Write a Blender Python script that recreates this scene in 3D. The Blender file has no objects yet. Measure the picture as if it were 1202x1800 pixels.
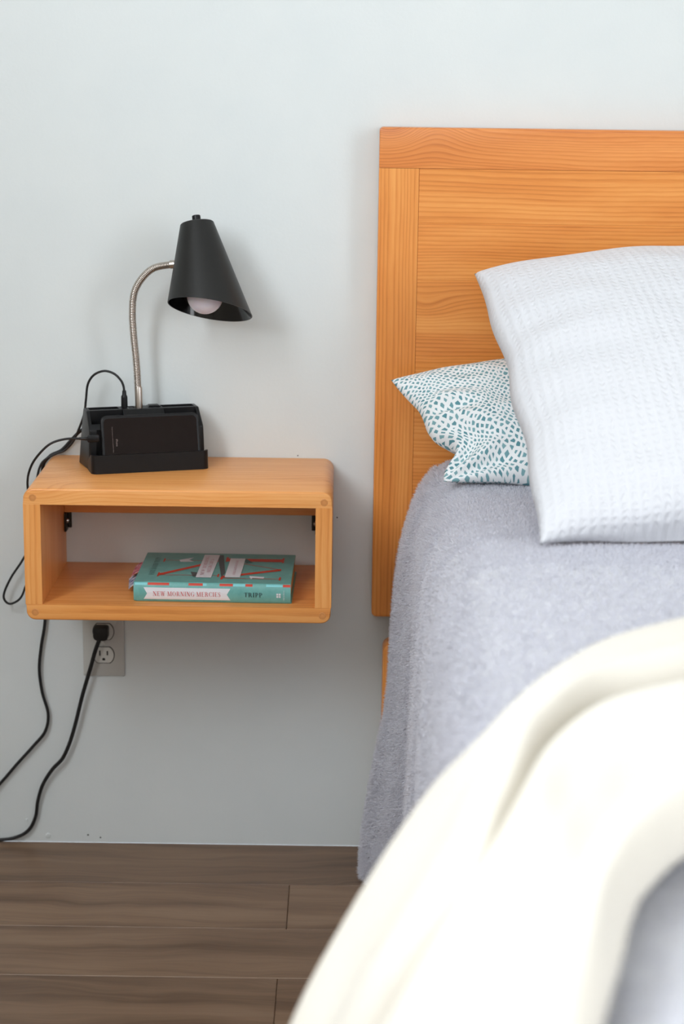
import bpy, bmesh, math, random
import numpy as np
from mathutils import Vector, Matrix

random.seed(7)
rng = np.random.default_rng(11)
SC = bpy.context.scene
COL = SC.collection
PI = math.pi

# ------------------------------------------------------------------ camera
CAM_D, CAM_H, CAM_TILT, CAM_YAW, CAM_ROLL = 2.98, 1.3116, math.radians(13.53), math.radians(-0.02), math.radians(0.77)
_f = Vector((math.sin(CAM_YAW) * math.cos(CAM_TILT), math.cos(CAM_YAW) * math.cos(CAM_TILT), -math.sin(CAM_TILT)))
_r = Vector((math.cos(CAM_YAW), -math.sin(CAM_YAW), 0))
_u = _r.cross(_f)
_r2 = _r * math.cos(CAM_ROLL) + _u * math.sin(CAM_ROLL)
_u2 = _u * math.cos(CAM_ROLL) - _r * math.sin(CAM_ROLL)
cd = bpy.data.cameras.new('camera')
cam = bpy.data.objects.new('camera', cd)
COL.objects.link(cam)
M4 = Matrix.Identity(4)
for i in range(3):
    M4[i][0] = _r2[i]; M4[i][1] = _u2[i]; M4[i][2] = -_f[i]
M4[0][3], M4[1][3], M4[2][3] = 0.0, -CAM_D, CAM_H
cam.matrix_world = M4
cd.sensor_fit = 'VERTICAL'; cd.sensor_height = 36.0; cd.lens = 65.0
cd.clip_start = 0.05
cd.dof.use_dof = True; cd.dof.focus_distance = 2.82; cd.dof.aperture_fstop = 3.2
SC.camera = cam

# ------------------------------------------------------------------ light
SC.view_settings.view_transform = 'Standard'
SC.view_settings.look = 'None'
SC.view_settings.gamma = 1.0
SC.view_settings.use_curve_mapping = False
SC.view_settings.exposure = 0.12
w = bpy.data.worlds.new('daylight'); SC.world = w; w.use_nodes = True
w.node_tree.nodes['Background'].inputs[0].default_value = (0.80, 0.90, 1.0, 1)
w.node_tree.nodes['Background'].inputs[1].default_value = 1.0

def area(name, loc, target, sx, sy, power, col):
    l = bpy.data.lights.new(name, 'AREA'); l.shape = 'RECTANGLE'; l.size = sx; l.size_y = sy
    l.energy = power; l.color = col
    o = bpy.data.objects.new(name, l); COL.objects.link(o); o.location = loc
    o.rotation_euler = (Vector(target) - Vector(loc)).to_track_quat('-Z', 'Y').to_euler()
    return o
ROOM = dict(x0=-1.3, x1=3.0, y0=-4.6, z1=2.8)
WL = dict(y0=-2.9, y1=-1.5, z0=1.65, z1=2.7)      # window in the left wall
WB = dict(x0=-0.9, x1=0.6, z0=1.55, z1=2.65)       # unseen window added behind the camera for frontal fill
WR = dict(y0=-4.4, y1=-1.6, z0=1.60, z1=2.70)     # unseen wide window added in the right wall as fill
area('daylight_left_window', (ROOM['x0'] + 0.02, (WL['y0'] + WL['y1']) / 2, (WL['z0'] + WL['z1']) / 2),
     (3, (WL['y0'] + WL['y1']) / 2, (WL['z0'] + WL['z1']) / 2), 1.05, 1.40, 62, (0.89, 0.945, 1.0))
area('fill_light_right', (ROOM['x1'] - 0.02, (WR['y0'] + WR['y1']) / 2, (WR['z0'] + WR['z1']) / 2),
     (-3, (WR['y0'] + WR['y1']) / 2, (WR['z0'] + WR['z1']) / 2), 1.10, 2.80, 60, (0.90, 0.95, 1.0))  # added fill lamp, lights the bed and upper wall from the right
area('fill_light_rear', ((WB['x0'] + WB['x1']) / 2, ROOM['y0'] + 0.02, (WB['z0'] + WB['z1']) / 2),
     ((WB['x0'] + WB['x1']) / 2, 0, (WB['z0'] + WB['z1']) / 2), 1.5, 1.1, 9, (0.90, 0.95, 1.0))  # added weak fill lamp, lifts bed sides and wood from the front

# ------------------------------------------------------------------ helpers
def srgb(r, g, b):
    f = lambda c: (c / 255 / 12.92) if c / 255 <= 0.04045 else ((c / 255 + 0.055) / 1.055) ** 2.4
    return (f(r), f(g), f(b), 1.0)

def empty(name, loc=(0, 0, 0), rz=0.0):
    o = bpy.data.objects.new(name, None); COL.objects.link(o)
    o.location = loc; o.rotation_euler = (0, 0, rz); o.empty_display_size = 0.05
    return o

def tag(o, label=None, cat=None, group=None, kind=None):
    if label: o['label'] = label
    if cat: o['category'] = cat
    if group: o['group'] = group
    if kind: o['kind'] = kind
    return o

def link(name, me, mat, parent=None, smooth=False, sharp=None):
    o = bpy.data.objects.new(name, me); COL.objects.link(o)
    if mat is not None:
        me.materials.clear(); me.materials.append(mat)
    if smooth:
        me.polygons.foreach_set('use_smooth', [True] * len(me.polygons))
        if sharp is not None:
            me.set_sharp_from_angle(angle=math.radians(sharp))
    me.update()
    if parent is not None: o.parent = parent
    return o

def mesh(name, V, F, mat, parent=None, off=(0, 0, 0), smooth=False, sharp=None, uv=None):
    me = bpy.data.meshes.new(name)
    V = np.asarray(V, float) - np.asarray(off, float)
    me.from_pydata([tuple(v) for v in V], [], [tuple(int(i) for i in f) for f in F])
    if uv is not None:
        l = me.uv_layers.new(name='UVMap')
        idx = np.zeros(len(me.loops), np.int32); me.loops.foreach_get('vertex_index', idx)
        l.data.foreach_set('uv', np.asarray(uv, np.float32)[idx].ravel())
    return link(name, me, mat, parent, smooth, sharp)

def from_bm(name, bm, mat, parent=None, smooth=False, sharp=None):
    bmesh.ops.recalc_face_normals(bm, faces=bm.faces[:])
    me = bpy.data.meshes.new(name); bm.to_mesh(me); bm.free()
    return link(name, me, mat, parent, smooth, sharp)

def box_bm(x0, x1, y0, y1, z0, z1, bev=0.0, seg=2, off=(0, 0, 0)):
    bm = bmesh.new()
    bmesh.ops.create_cube(bm, size=1)
    for v in bm.verts:
        v.co = Vector(((x0 + x1) / 2 + v.co.x * (x1 - x0) - off[0], (y0 + y1) / 2 + v.co.y * (y1 - y0) - off[1],
                       (z0 + z1) / 2 + v.co.z * (z1 - z0) - off[2]))
    if bev > 0:
        bmesh.ops.bevel(bm, geom=bm.edges[:], offset=bev, segments=seg, profile=0.5, affect='EDGES')
    return bm

def box(name, x0, x1, y0, y1, z0, z1, mat, parent=None, bev=0.0, seg=2, off=(0, 0, 0)):
    return from_bm(name, box_bm(x0, x1, y0, y1, z0, z1, bev, seg, off), mat, parent, bev > 0, 35)

def prism_bm(pts, axis, a0, a1, bev=0.0, seg=2, off=(0, 0, 0), sel=None):
    """extrude a 2-D outline along an axis ('y': pts are x,z ; 'x': pts are y,z ; 'z': pts are x,y)"""
    bm = bmesh.new()
    def co(p, a):
        c = {'y': (p[0], a, p[1]), 'x': (a, p[0], p[1]), 'z': (p[0], p[1], a)}[axis]
        return (c[0] - off[0], c[1] - off[1], c[2] - off[2])
    A = [bm.verts.new(co(p, a0)) for p in pts]; B = [bm.verts.new(co(p, a1)) for p in pts]
    n = len(pts)
    fa = bm.faces.new(A); fb = bm.faces.new(B[::-1])
    for i in range(n):
        bm.faces.new((A[i], A[(i + 1) % n], B[(i + 1) % n], B[i]))
    bmesh.ops.recalc_face_normals(bm, faces=bm.faces[:])
    if bev > 0:
        ed = [e for e in bm.edges if e.is_manifold and e.calc_face_angle(0) > 0.6 and (sel is None or sel((e.verts[0].co + e.verts[1].co) / 2 + Vector(off)))]
        bmesh.ops.bevel(bm, geom=ed, offset=bev, segments=seg, profile=0.5, affect='EDGES')
    return bm

def round_poly(x0, x1, z0, z1, r, n=5):
    """rounded rectangle; r = radii for (x0z0, x1z0, x1z1, x0z1)"""
    out = []
    for (cx, cz, a, rr) in ((x0, z0, PI, r[0]), (x1, z0, 1.5 * PI, r[1]), (x1, z1, 0, r[2]), (x0, z1, 0.5 * PI, r[3])):
        if rr <= 0: out.append((cx, cz)); continue
        ox = cx + (rr if cx == x0 else -rr); oz = cz + (rr if cz == z0 else -rr)
        for k in range(n + 1):
            t = a + 0.5 * PI * k / n
            out.append((ox + rr * math.cos(t), oz + rr * math.sin(t)))
    return out

def catmull(P, n):
    """n samples per segment through the points P (any dimension)"""
    P = np.asarray(P, float)
    Q = np.vstack([2 * P[0] - P[1], P, 2 * P[-1] - P[-2]])
    out = []
    for i in range(1, len(Q) - 2):
        p0, p1, p2, p3 = Q[i - 1], Q[i], Q[i + 1], Q[i + 2]
        for k in range(n):
            t = k / n
            out.append(0.5 * (2 * p1 + (p2 - p0) * t + (2 * p0 - 5 * p1 + 4 * p2 - p3) * t * t + (3 * p1 - p0 - 3 * p2 + p3) * t ** 3))
    out.append(P[-1])
    return np.array(out)

def sweep(path, rad, seg=10, cap=True):
    """tube with parallel-transported frames; rad a number or one per path point"""
    P = np.asarray(path, float); n = len(P)
    rad = np.full(n, rad) if np.isscalar(rad) else np.asarray(rad, float)
    T = np.gradient(P, axis=0); T /= np.linalg.norm(T, axis=1)[:, None] + 1e-12
    a = np.array([0, 0, 1.0]) if abs(T[0][2]) < 0.9 else np.array([1.0, 0, 0])
    N = np.cross(T[0], a); N /= np.linalg.norm(N)
    V = []; F = []
    ang = np.linspace(0, 2 * PI, seg, endpoint=False)
    for i in range(n):
        N = N - T[i] * np.dot(N, T[i]); N /= np.linalg.norm(N)
        B = np.cross(T[i], N)
        for t in ang: V.append(P[i] + rad[i] * (math.cos(t) * N + math.sin(t) * B))
    for i in range(n - 1):
        for k in range(seg):
            F.append((i * seg + k, i * seg + (k + 1) % seg, (i + 1) * seg + (k + 1) % seg, (i + 1) * seg + k))
    if cap:
        F.append(tuple(range(seg))[::-1]); F.append(tuple((n - 1) * seg + k for k in range(seg)))
    return np.array(V), F

def lathe(prof, origin, axis, seg=48):
    """revolve (r, h) profile about an axis through origin"""
    ax = Vector(axis).normalized(); q = Vector((0, 0, 1)).rotation_difference(ax)
    V = []; F = []
    for (r, h) in prof:
        for k in range(seg):
            t = 2 * PI * k / seg
            V.append(tuple(Vector(origin) + q @ Vector((r * math.cos(t), r * math.sin(t), h))))
    for i in range(len(prof) - 1):
        for k in range(seg):
            F.append((i * seg + k, i * seg + (k + 1) % seg, (i + 1) * seg + (k + 1) % seg, (i + 1) * seg + k))
    return V, F

# ------------------------------------------------------------------ materials
class NT:
    def __init__(s, name):
        s.m = bpy.data.materials.new(name); s.m.use_nodes = True
        s.t = s.m.node_tree; s.b = s.t.nodes['Principled BSDF']
    def n(s, typ, **kw):
        nd = s.t.nodes.new(typ)
        for k, v in kw.items(): setattr(nd, k, v)
        return nd
    def l(s, a, b): s.t.links.new(a, b)
    def math(s, op, a, b=None, c=None, clamp=False):
        nd = s.n('ShaderNodeMath', operation=op); nd.use_clamp = clamp
        for i, v in enumerate((a, b, c)):
            if v is None: continue
            if hasattr(v, 'links') or hasattr(v, 'is_linked'): s.l(v, nd.inputs[i])
            else: nd.inputs[i].default_value = v
        return nd.outputs[0]
    def noise(s, vec, scale, detail=3, rough=0.5, dist=0.0):
        nd = s.n('ShaderNodeTexNoise'); nd.inputs['Scale'].default_value = scale
        nd.inputs['Detail'].default_value = detail; nd.inputs['Roughness'].default_value = rough
        nd.inputs['Distortion'].default_value = dist
        s.l(vec, nd.inputs['Vector']); return nd.outputs['Fac']
    def comb(s, x, y, z):
        nd = s.n('ShaderNodeCombineXYZ')
        for i, v in enumerate((x, y, z)):
            if hasattr(v, 'is_linked'): s.l(v, nd.inputs[i])
            else: nd.inputs[i].default_value = v
        return nd.outputs[0]
    def ramp(s, fac, stops):
        nd = s.n('ShaderNodeValToRGB'); e = nd.color_ramp.elements
        while len(e) < len(stops): e.new(0.5)
        for k, (p, c) in enumerate(stops): e[k].position = p; e[k].color = c
        s.l(fac, nd.inputs[0]); return nd.outputs[0]
    def mix(s, fac, a, b, mode='MIX'):
        nd = s.n('ShaderNodeMix', data_type='RGBA', blend_type=mode)
        for i, v in ((0, fac), (6, a), (7, b)):
            if hasattr(v, 'is_linked'): s.l(v, nd.inputs[i])
            else: nd.inputs[i].default_value = v
        return nd.outputs[2]
    def bump(s, h, strength=0.3, dist=0.001):
        nd = s.n('ShaderNodeBump'); nd.inputs['Strength'].default_value = strength; nd.inputs['Distance'].default_value = dist
        s.l(h, nd.inputs['Height']); s.l(nd.outputs[0], s.b.inputs['Normal'])
    def set(s, col=None, rough=None, metal=None, **kw):
        if col is not None:
            if hasattr(col, 'is_linked'): s.l(col, s.b.inputs['Base Color'])
            else: s.b.inputs['Base Color'].default_value = col
        if rough is not None:
            if hasattr(rough, 'is_linked'): s.l(rough, s.b.inputs['Roughness'])
            else: s.b.inputs['Roughness'].default_value = rough
        if metal is not None: s.b.inputs['Metallic'].default_value = metal
        for k, v in kw.items(): s.b.inputs[k.replace('_', ' ')].default_value = v
        return s.m

def plain(name, col, rough=0.5, metal=0.0, bump=None, **kw):
    t = NT(name)
    if bump:
        tc = t.n('ShaderNodeTexCoord'); t.bump(t.noise(tc.outputs['Object'], bump[0], 4, 0.6), bump[1], 0.0006)
    return t.set(col, rough, metal, **kw)

def wood(name, axis, pith, freq, light, mid, dark, seed=0.0, wav=0.012, knots=(), rough=0.38, contrast=1.0):
    """solid timber: growth rings round a pith line that runs along `axis`, pulled about by noise and knots"""
    t = NT(name); tc = t.n('ShaderNodeTexCoord')
    sp = t.n('ShaderNodeSeparateXYZ'); t.l(tc.outputs['Object'], sp.inputs[0])
    X, Y, Z = sp.outputs
    g, a, b = {'x': (X, Z, Y), 'z': (Z, X, Y), 'y': (Y, X, Z)}[axis]
    lo = t.comb(t.math('MULTIPLY_ADD', g, 2.2, seed), t.math('MULTIPLY', a, 7.0), t.math('MULTIPLY', b, 7.0))
    n1 = t.noise(lo, 1.0, 2, 0.45)
    a1 = t.math('MULTIPLY_ADD', t.math('SUBTRACT', n1, 0.5), wav * 2, a)
    md = t.comb(t.math('MULTIPLY_ADD', g, 9.0, seed), t.math('MULTIPLY', a, 40.0), t.math('MULTIPLY', b, 40.0))
    a1 = t.math('MULTIPLY_ADD', t.math('SUBTRACT', t.noise(md, 1.0, 2, 0.5), 0.5), 0.0035, a1)
    kn = None
    for (kg, ka, rg, ra, s_) in knots:
        dg = t.math('DIVIDE', t.math('SUBTRACT', g, kg), rg); da = t.math('DIVIDE', t.math('SUBTRACT', a, ka), ra)
        d2 = t.math('ADD', t.math('MULTIPLY', dg, dg), t.math('MULTIPLY', da, da))
        e = t.math('POWER', 2.718, t.math('MULTIPLY', d2, -1.0))
        a1 = t.math('MULTIPLY_ADD', e, s_, a1)
        kn = e if kn is None else t.math('MAXIMUM', kn, e)
    da = t.math('SUBTRACT', a1, pith[0]); db = t.math('SUBTRACT', b, pith[1])
    r = t.math('SQRT', t.math('ADD', t.math('MULTIPLY', da, da), t.math('MULTIPLY', db, db)))
    # ring spacing wanders
    rr = t.math('MULTIPLY', r, freq)
    rr = t.math('ADD', rr, t.math('MULTIPLY', t.noise(t.comb(t.math('MULTIPLY', r, 30.0), seed, 0.0), 1.0, 2), 4.0))
    fr = t.math('FRACT', rr)
    ring = t.ramp(fr, [(0.0, (0.15, 0.15, 0.15, 1)), (0.45, (0.3, 0.3, 0.3, 1)), (0.80, (0.95, 0.95, 0.95, 1)), (0.88, (0.8, 0.8, 0.8, 1)), (1.0, (0.15, 0.15, 0.15, 1))])
    fi = t.comb(t.math('MULTIPLY', g, 25.0), t.math('MULTIPLY', a1, 900.0), t.math('MULTIPLY', b, 900.0))
    fib = t.noise(fi, 1.0, 3, 0.6)
    big = t.noise(t.comb(t.math('MULTIPLY_ADD', g, 3.0, seed * 1.7), t.math('MULTIPLY', a1, 30.0), t.math('MULTIPLY', b, 30.0)), 1.0, 3)
    f = t.math('ADD', t.math('MULTIPLY', ring, 0.36 * contrast), t.math('MULTIPLY_ADD', fib, 0.45, 0.06))
    f = t.math('ADD', f, t.math('MULTIPLY', t.math('SUBTRACT', big, 0.5), 0.85), None, True)
    col = t.ramp(f, [(0.05, light), (0.48, mid), (0.95, dark)])
    t.bump(f, 0.12, 0.0008)
    t.set(col, rough)
    t.b.inputs['Coat Weight'].default_value = 0.12
    t.b.inputs['Coat Roughness'].default_value = 0.25
    return t.m

# amber-stained fir
HL, HM, HD = srgb(242, 168, 90), srgb(226, 142, 64), srgb(190, 102, 36)
SL, SM, SD = srgb(246, 180, 110), srgb(232, 154, 80), srgb(190, 106, 44)
m_rail = wood('fir_top_rail', 'x', (-0.10, -0.12), 210, srgb(236, 156, 82), srgb(217, 130, 58), srgb(178, 92, 34), 3.1, 0.012,
              knots=((0.020, 0.815, 0.040, 0.035, 0.030), (0.085, 0.80, 0.05, 0.04, -0.020), (0.40, 0.735, 0.16, 0.03, 0.010)))
m_stile = wood('fir_stile', 'z', (0.55, -0.25), 150, HL, HM, HD, 1.4, 0.006)
m_plank = [wood('fir_panel_%d' % i, 'x', p, fr, HL, HM, HD, 5.0 + i * 2.3, wv, kn) for i, (p, fr, wv, kn) in enumerate((
    ((0.35, -0.5), 190, 0.010, ()), ((1.6, -0.6), 200, 0.010, ()),
    ((0.05, -0.30), 170, 0.014, ((0.075, 0.52, 0.05, 0.022, 0.02),)),
    ((0.9, -0.45), 180, 0.012, ((0.22, 0.40, 0.10, 0.03, -0.02),)), ((-0.4, -0.5), 190, 0.010, ())))]
m_sh_top = wood('fir_shelf_top', 'x', (-0.08, -0.14), 150, SL, SM, SD, 2.2, 0.016, ((-0.215, 0.21, 0.05, 0.03, 0.02),), contrast=0.75)
m_sh_bot = wood('fir_shelf_bottom', 'x', (0.12, -0.06), 150, SL, SM, SD, 8.2, 0.010, contrast=0.8)
m_sh_side = wood('fir_shelf_side', 'z', (0.1, -0.33), 140, SL, SM, SD, 4.6, 0.008, contrast=0.8)
m_dowel = wood('fir_dowel', 'y', (0.0, 0.0), 220, srgb(226, 164, 102), srgb(210, 140, 78), srgb(170, 100, 48), 1.0, 0.004, contrast=0.6)
m_post = wood('fir_post', 'z', (0.3, 0.2), 160, HL, HM, HD, 9.0, 0.006)

def floor_wood(name, seed, tone):
    t = NT(name); tc = t.n('ShaderNodeTexCoord'); oi = t.n('ShaderNodeObjectInfo')
    sp = t.n('ShaderNodeSeparateXYZ'); t.l(tc.outputs['Object'], sp.inputs[0])
    X, Y, Z = sp.outputs
    rnd = t.math('MULTIPLY', oi.outputs['Random'], 37.0)
    warp = t.math('SUBTRACT', t.noise(t.comb(t.math('MULTIPLY_ADD', X, 2.3, rnd), t.math('MULTIPLY', Y, 6.0), rnd), 1.0, 3, 0.55), 0.5)
    yy = t.math('MULTIPLY_ADD', warp, 0.11, Y)
    band = t.noise(t.comb(t.math('MULTIPLY_ADD', X, 1.2, rnd), t.math('MULTIPLY', yy, 27.0), rnd), 1.0, 4, 0.6)
    fine = t.noise(t.comb(t.math('MULTIPLY', X, 10.0), t.math('MULTIPLY', yy, 420.0), rnd), 1.0, 3, 0.6)
    patch = t.noise(t.comb(t.math('MULTIPLY_ADD', X, 2.5, rnd), t.math('MULTIPLY', Y, 9.0), rnd), 1.0, 3)
    f = t.math('ADD', t.math('MULTIPLY', band, 0.75), t.math('MULTIPLY', fine, 0.22))
    f = t.math('ADD', f, t.math('MULTIPLY', t.math('SUBTRACT', patch, 0.5), 0.25), None, True)
    k = lambda c: srgb(*[min(255, v * tone) for v in c])
    col = t.ramp(f, [(0.22, k((80, 57, 41))), (0.40, k((116, 88, 66))), (0.56, k((146, 116, 90))), (0.80, k((170, 141, 114)))])
    t.bump(f, 0.15, 0.0005)
    t.set(col, t.math('MULTIPLY_ADD', fine, 0.2, 0.32))
    return t.m
m_floor = [floor_wood('laminate_%d' % i, i, tn) for i, tn in enumerate((0.89, 0.85, 0.93))]

def wall_paint():
    t = NT('wall_paint'); tc = t.n('ShaderNodeTexCoord')
    a = t.noise(tc.outputs['Object'], 160, 4, 0.6); b = t.noise(tc.outputs['Object'], 9, 3, 0.5)
    h = t.math('ADD', a, t.math('MULTIPLY', b, 2.5))
    t.bump(h, 0.10, 0.002)
    col = t.ramp(b, [(0.2, srgb(217, 223, 223)), (0.8, srgb(222, 227, 226))])
    return t.set(col, 0.6)
m_wall = wall_paint()
m_ceiling = plain('ceiling_paint', srgb(238, 238, 236), 0.8)
m_sub = plain('subfloor', srgb(60, 44, 32), 0.9)
m_white_frame = plain('window_frame_paint', srgb(236, 236, 234), 0.4)
m_black = plain('black_plastic', srgb(13, 13, 15), 0.40, bump=(1800, 0.05), Specular_IOR_Level=0.32)
m_black_gloss = plain('gloss_black', srgb(12, 13, 15), 0.12)
m_black_matte = plain('shade_black', srgb(30, 30, 29), 0.42, Specular_IOR_Level=0.35)
m_black_dark = plain('black_cavity_plastic', srgb(16, 16, 17), 0.55)
m_cord = plain('black_cord', srgb(20, 20, 22), 0.5)
m_steel = plain('brushed_steel', srgb(190, 182, 174), 0.28, 1.0)
m_bulb = plain('bulb_white', srgb(236, 232, 246), 0.35, Subsurface_Weight=0.2)
m_outlet = plain('outlet_plastic', srgb(196, 196, 191), 0.35)
m_outlet2 = plain('receptacle_plastic', srgb(212, 212, 206), 0.3)
m_dark = plain('dark_hole', srgb(24, 22, 20), 0.8)
m_bracket = plain('dark_bracket', srgb(52, 52, 48), 0.4, 0.7)
m_mattress = plain('mattress_cloth', srgb(225, 225, 225), 0.9)

# ------------------------------------------------------------------ the room
R_ = ROOM
m_wall2 = plain('warm_wall_paint', srgb(196, 188, 176), 0.7)
def wall(name, bm_list, mat=None):
    bm = bmesh.new()
    for b in bm_list:
        me = bpy.data.meshes.new('t'); b.to_mesh(me); b.free(); bm.from_mesh(me); bpy.data.meshes.remove(me)
    o = from_bm(name, bm, mat or m_wall); o['kind'] = 'structure'
    return o
T = 0.12
wall_back = wall('wall_back', [box_bm(R_['x0'] - T, R_['x1'] + T, 0, T, 0, R_['z1'])])
wall('wall_left', [box_bm(R_['x0'] - T, R_['x0'], R_['y0'], WL['y0'], 0, R_['z1']), box_bm(R_['x0'] - T, R_['x0'], WL['y1'], 0, 0, R_['z1']),
                   box_bm(R_['x0'] - T, R_['x0'], WL['y0'], WL['y1'], 0, WL['z0']), box_bm(R_['x0'] - T, R_['x0'], WL['y0'], WL['y1'], WL['z1'], R_['z1'])], m_wall2)
wall('wall_right', [box_bm(R_['x1'], R_['x1'] + T, R_['y0'], WR['y0'], 0, R_['z1']), box_bm(R_['x1'], R_['x1'] + T, WR['y1'], 0, 0, R_['z1']),
                    box_bm(R_['x1'], R_['x1'] + T, WR['y0'], WR['y1'], 0, WR['z0']), box_bm(R_['x1'], R_['x1'] + T, WR['y0'], WR['y1'], WR['z1'], R_['z1'])], m_wall2)
wall('wall_front', [box_bm(R_['x0'], WB['x0'], R_['y0'] - T, R_['y0'], 0, R_['z1']), box_bm(WB['x1'], R_['x1'], R_['y0'] - T, R_['y0'], 0, R_['z1']),
                    box_bm(WB['x0'], WB['x1'], R_['y0'] - T, R_['y0'], 0, WB['z0']), box_bm(WB['x0'], WB['x1'], R_['y0'] - T, R_['y0'], WB['z1'], R_['z1'])], m_wall2)
tag(box('ceiling', R_['x0'] - T, R_['x1'] + T, R_['y0'] - T, T, R_['z1'], R_['z1'] + 0.1, m_ceiling), kind='structure')
# windows (frames; right and rear ones added as fill; lamps stand in the openings)
def window(name, a0, a1, z0, z1, c0, c1, turn=False):
    root = empty(name, ((a0 + a1) / 2, (c0 + c1) / 2, z0) if turn else ((c0 + c1) / 2, (a0 + a1) / 2, z0)); root['kind'] = 'structure'
    L = root.location
    def bar(p0, p1, q0, q1):
        if turn: box('window_frame', p0, p1, c0, c1, q0, q1, m_white_frame, root, 0.004, 1, L)
        else: box('window_frame', c0, c1, p0, p1, q0, q1, m_white_frame, root, 0.004, 1, L)
    e = 0.05
    bar(a0, a0 + e, z0, z1); bar(a1 - e, a1, z0, z1); bar(a0 + e, a1 - e, z0, z0 + e); bar(a0 + e, a1 - e, z1 - e, z1)
    mid = (a0 + a1) / 2; bar(mid - e / 2, mid + e / 2, z0 + e, z1 - e)
window('window_1', WL['y0'], WL['y1'], WL['z0'], WL['z1'], R_['x0'] - 0.09, R_['x0'] - 0.04)
window('fill_window_right', WR['y0'], WR['y1'], WR['z0'], WR['z1'], R_['x1'] + 0.04, R_['x1'] + 0.09)
window('fill_window_rear', WB['x0'], WB['x1'], WB['z0'], WB['z1'], R_['y0'] - 0.09, R_['y0'] - 0.04, True)

# floor: laminate planks, each its own board
floor = box('floor', R_['x0'] - T, R_['x1'] + T, R_['y0'] - T, 0.0, -0.06, -0.009, m_sub); floor['kind'] = 'structure'
PW, PL = 0.1608, 1.22
starts = {0: -0.62, 1: -0.079, 2: 0.34, 3: -0.087, 4: 0.5, 5: 0.2}
plank_me = {}
row = 0
while row * PW < -R_['y0']:
    y1 = -row * PW; y0 = max(-(row + 1) * PW, R_['y0'])
    x = starts.get(row, random.uniform(-0.6, 0.6))
    while x > R_['x0']: x -= PL
    while x < R_['x1']:
        xa, xb = max(x, R_['x0']), min(x + PL, R_['x1'])
        if xb - xa > 0.02:
            key = (round(xb - xa, 3), round(y1 - y0, 3))
            if key not in plank_me:
                bm = box_bm(-(xb - xa) / 2 + 0.0003, (xb - xa) / 2 - 0.0003, -(y1 - y0) / 2 + 0.0003, (y1 - y0) / 2 - 0.0003, -0.009, 0, 0.0011, 1)
                me = bpy.data.meshes.new('plank'); bmesh.ops.recalc_face_normals(bm, faces=bm.faces[:]); bm.to_mesh(me); bm.free(); plank_me[key] = me
            o = bpy.data.objects.new('plank', plank_me[key].copy()); COL.objects.link(o)
            o.data.materials.append(m_floor[(row * 2 + int(abs(x) * 10)) % 3])
            o.location = ((xa + xb) / 2, (y0 + y1) / 2, 0); o.parent = floor
        x += PL
    row += 1

# small marks in the wall near the floor
def disc(name, c, r, mat, parent, thick=0.0008, seg=12):
    V, F = lathe([(0.0001, thick), (r * 0.8, thick), (r, thick * 0.4), (r, 0)], (0, 0, 0), (0, -1, 0), seg)
    o = mesh(name, V, F, mat, parent, smooth=True, sharp=40); o.location = c
    return o
for (x, z, r) in ((-0.433, 0.0135, 0.0016), (-0.4115, 0.009, 0.0014), (-0.009, 0.585, 0.0012), (-0.075, 0.689, 0.0010), (-0.43, 0.6989, 0.0012)):
    disc('nail_hole', (x, 0, z), r, m_dark, wall_back, 0.0004)
for (x, z, r) in ((-0.502, 0.012, 0.0042), (-0.538, 0.040, 0.0022)):
    disc('paint_drip', (x, 0, z), r, m_wall, wall_back, 0.0022)

# ------------------------------------------------------------------ headboard
hb = empty('headboard', (0.05, 0, 0.42))
tag(hb, 'amber-stained wooden headboard with plank panel, fixed to the white wall behind the pillows', 'headboard')
OFF = (0.05, 0, 0.42)
HX1 = 1.66
def hbox(name, x0, x1, y0, z0, z1, mat, bev=0.004, seg=3, y1=-0.004):
    return box(name, x0, x1, y0, y1, z0, z1, mat, hb, bev, seg, OFF)
from_bm('top_rail', prism_bm(round_poly(0.0500, HX1, 1.1595, 1.2215, (0.0006, 0.0006, 0.006, 0.006), 4), 'y', -0.0455, -0.004, 0.0016, 2, OFF, lambda c: c.z > 1.165), m_rail, hb, True, 40)
from_bm('stile', prism_bm(round_poly(0.0500, 0.1125, 0.428, 1.1590, (0.008, 0.004, 0.0004, 0.0004), 4), 'y', -0.0452, -0.004, 0.0016, 2, OFF, lambda c: c.z < 1.157 and c.x < 0.11), m_stile, hb, True, 40)
from_bm('stile', prism_bm(round_poly(HX1 - 0.0625, HX1, 0.428, 1.1590, (0.004, 0.008, 0.0006, 0.0006), 4), 'y', -0.045, -0.004, 0.0022, 2, OFF), m_stile, hb, True, 40)
zz = [1.1592, 1.075, 0.985, 0.842, 0.70, 0.56]
for i in range(5):
    hbox('plank', 0.1128, HX1 - 0.0628, -0.0442, zz[i + 1] + 0.00005, zz[i] - 0.00005, m_plank[i], 0.0003, 1)

# ------------------------------------------------------------------ bed frame and mattress
bf = empty('bed_frame', (0.85, -1.05, 0))
tag(bf, 'wooden bed frame whose rounded corner post shows below the headboard', 'bed')
BO = (0.85, -1.05, 0)
for px_ in (0.0685, 1.59):
    from_bm('post', prism_bm(round_poly(px_, px_ + 0.05, 0, 0.400, (0, 0, 0.014, 0.014), 5), 'y', -0.105, -0.062, 0.004, 2, BO), m_post, bf, True, 40)
box('side_rail', 0.15, 0.175, -2.2, -0.106, 0.22, 0.34, m_post, bf, 0.004, 2, BO)
box('side_rail', 1.535, 1.56, -2.2, -0.106, 0.22, 0.34, m_post, bf, 0.004, 2, BO)
for px_ in (0.15, 1.52):
    box('post', px_, px_ + 0.05, -2.25, -2.2, 0, 0.36, m_post, bf, 0.006, 2, BO)
box('head_rail', 0.121, 1.589, -0.10, -0.07, 0.20, 0.32, m_post, bf, 0.004, 2, BO)
tag(box('mattress', 0.19, 1.52, -2.19, -0.115, 0.345, 0.665, m_mattress, None, 0.05, 4), 'white mattress under the grey blanket on the bed', 'mattress')

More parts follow.
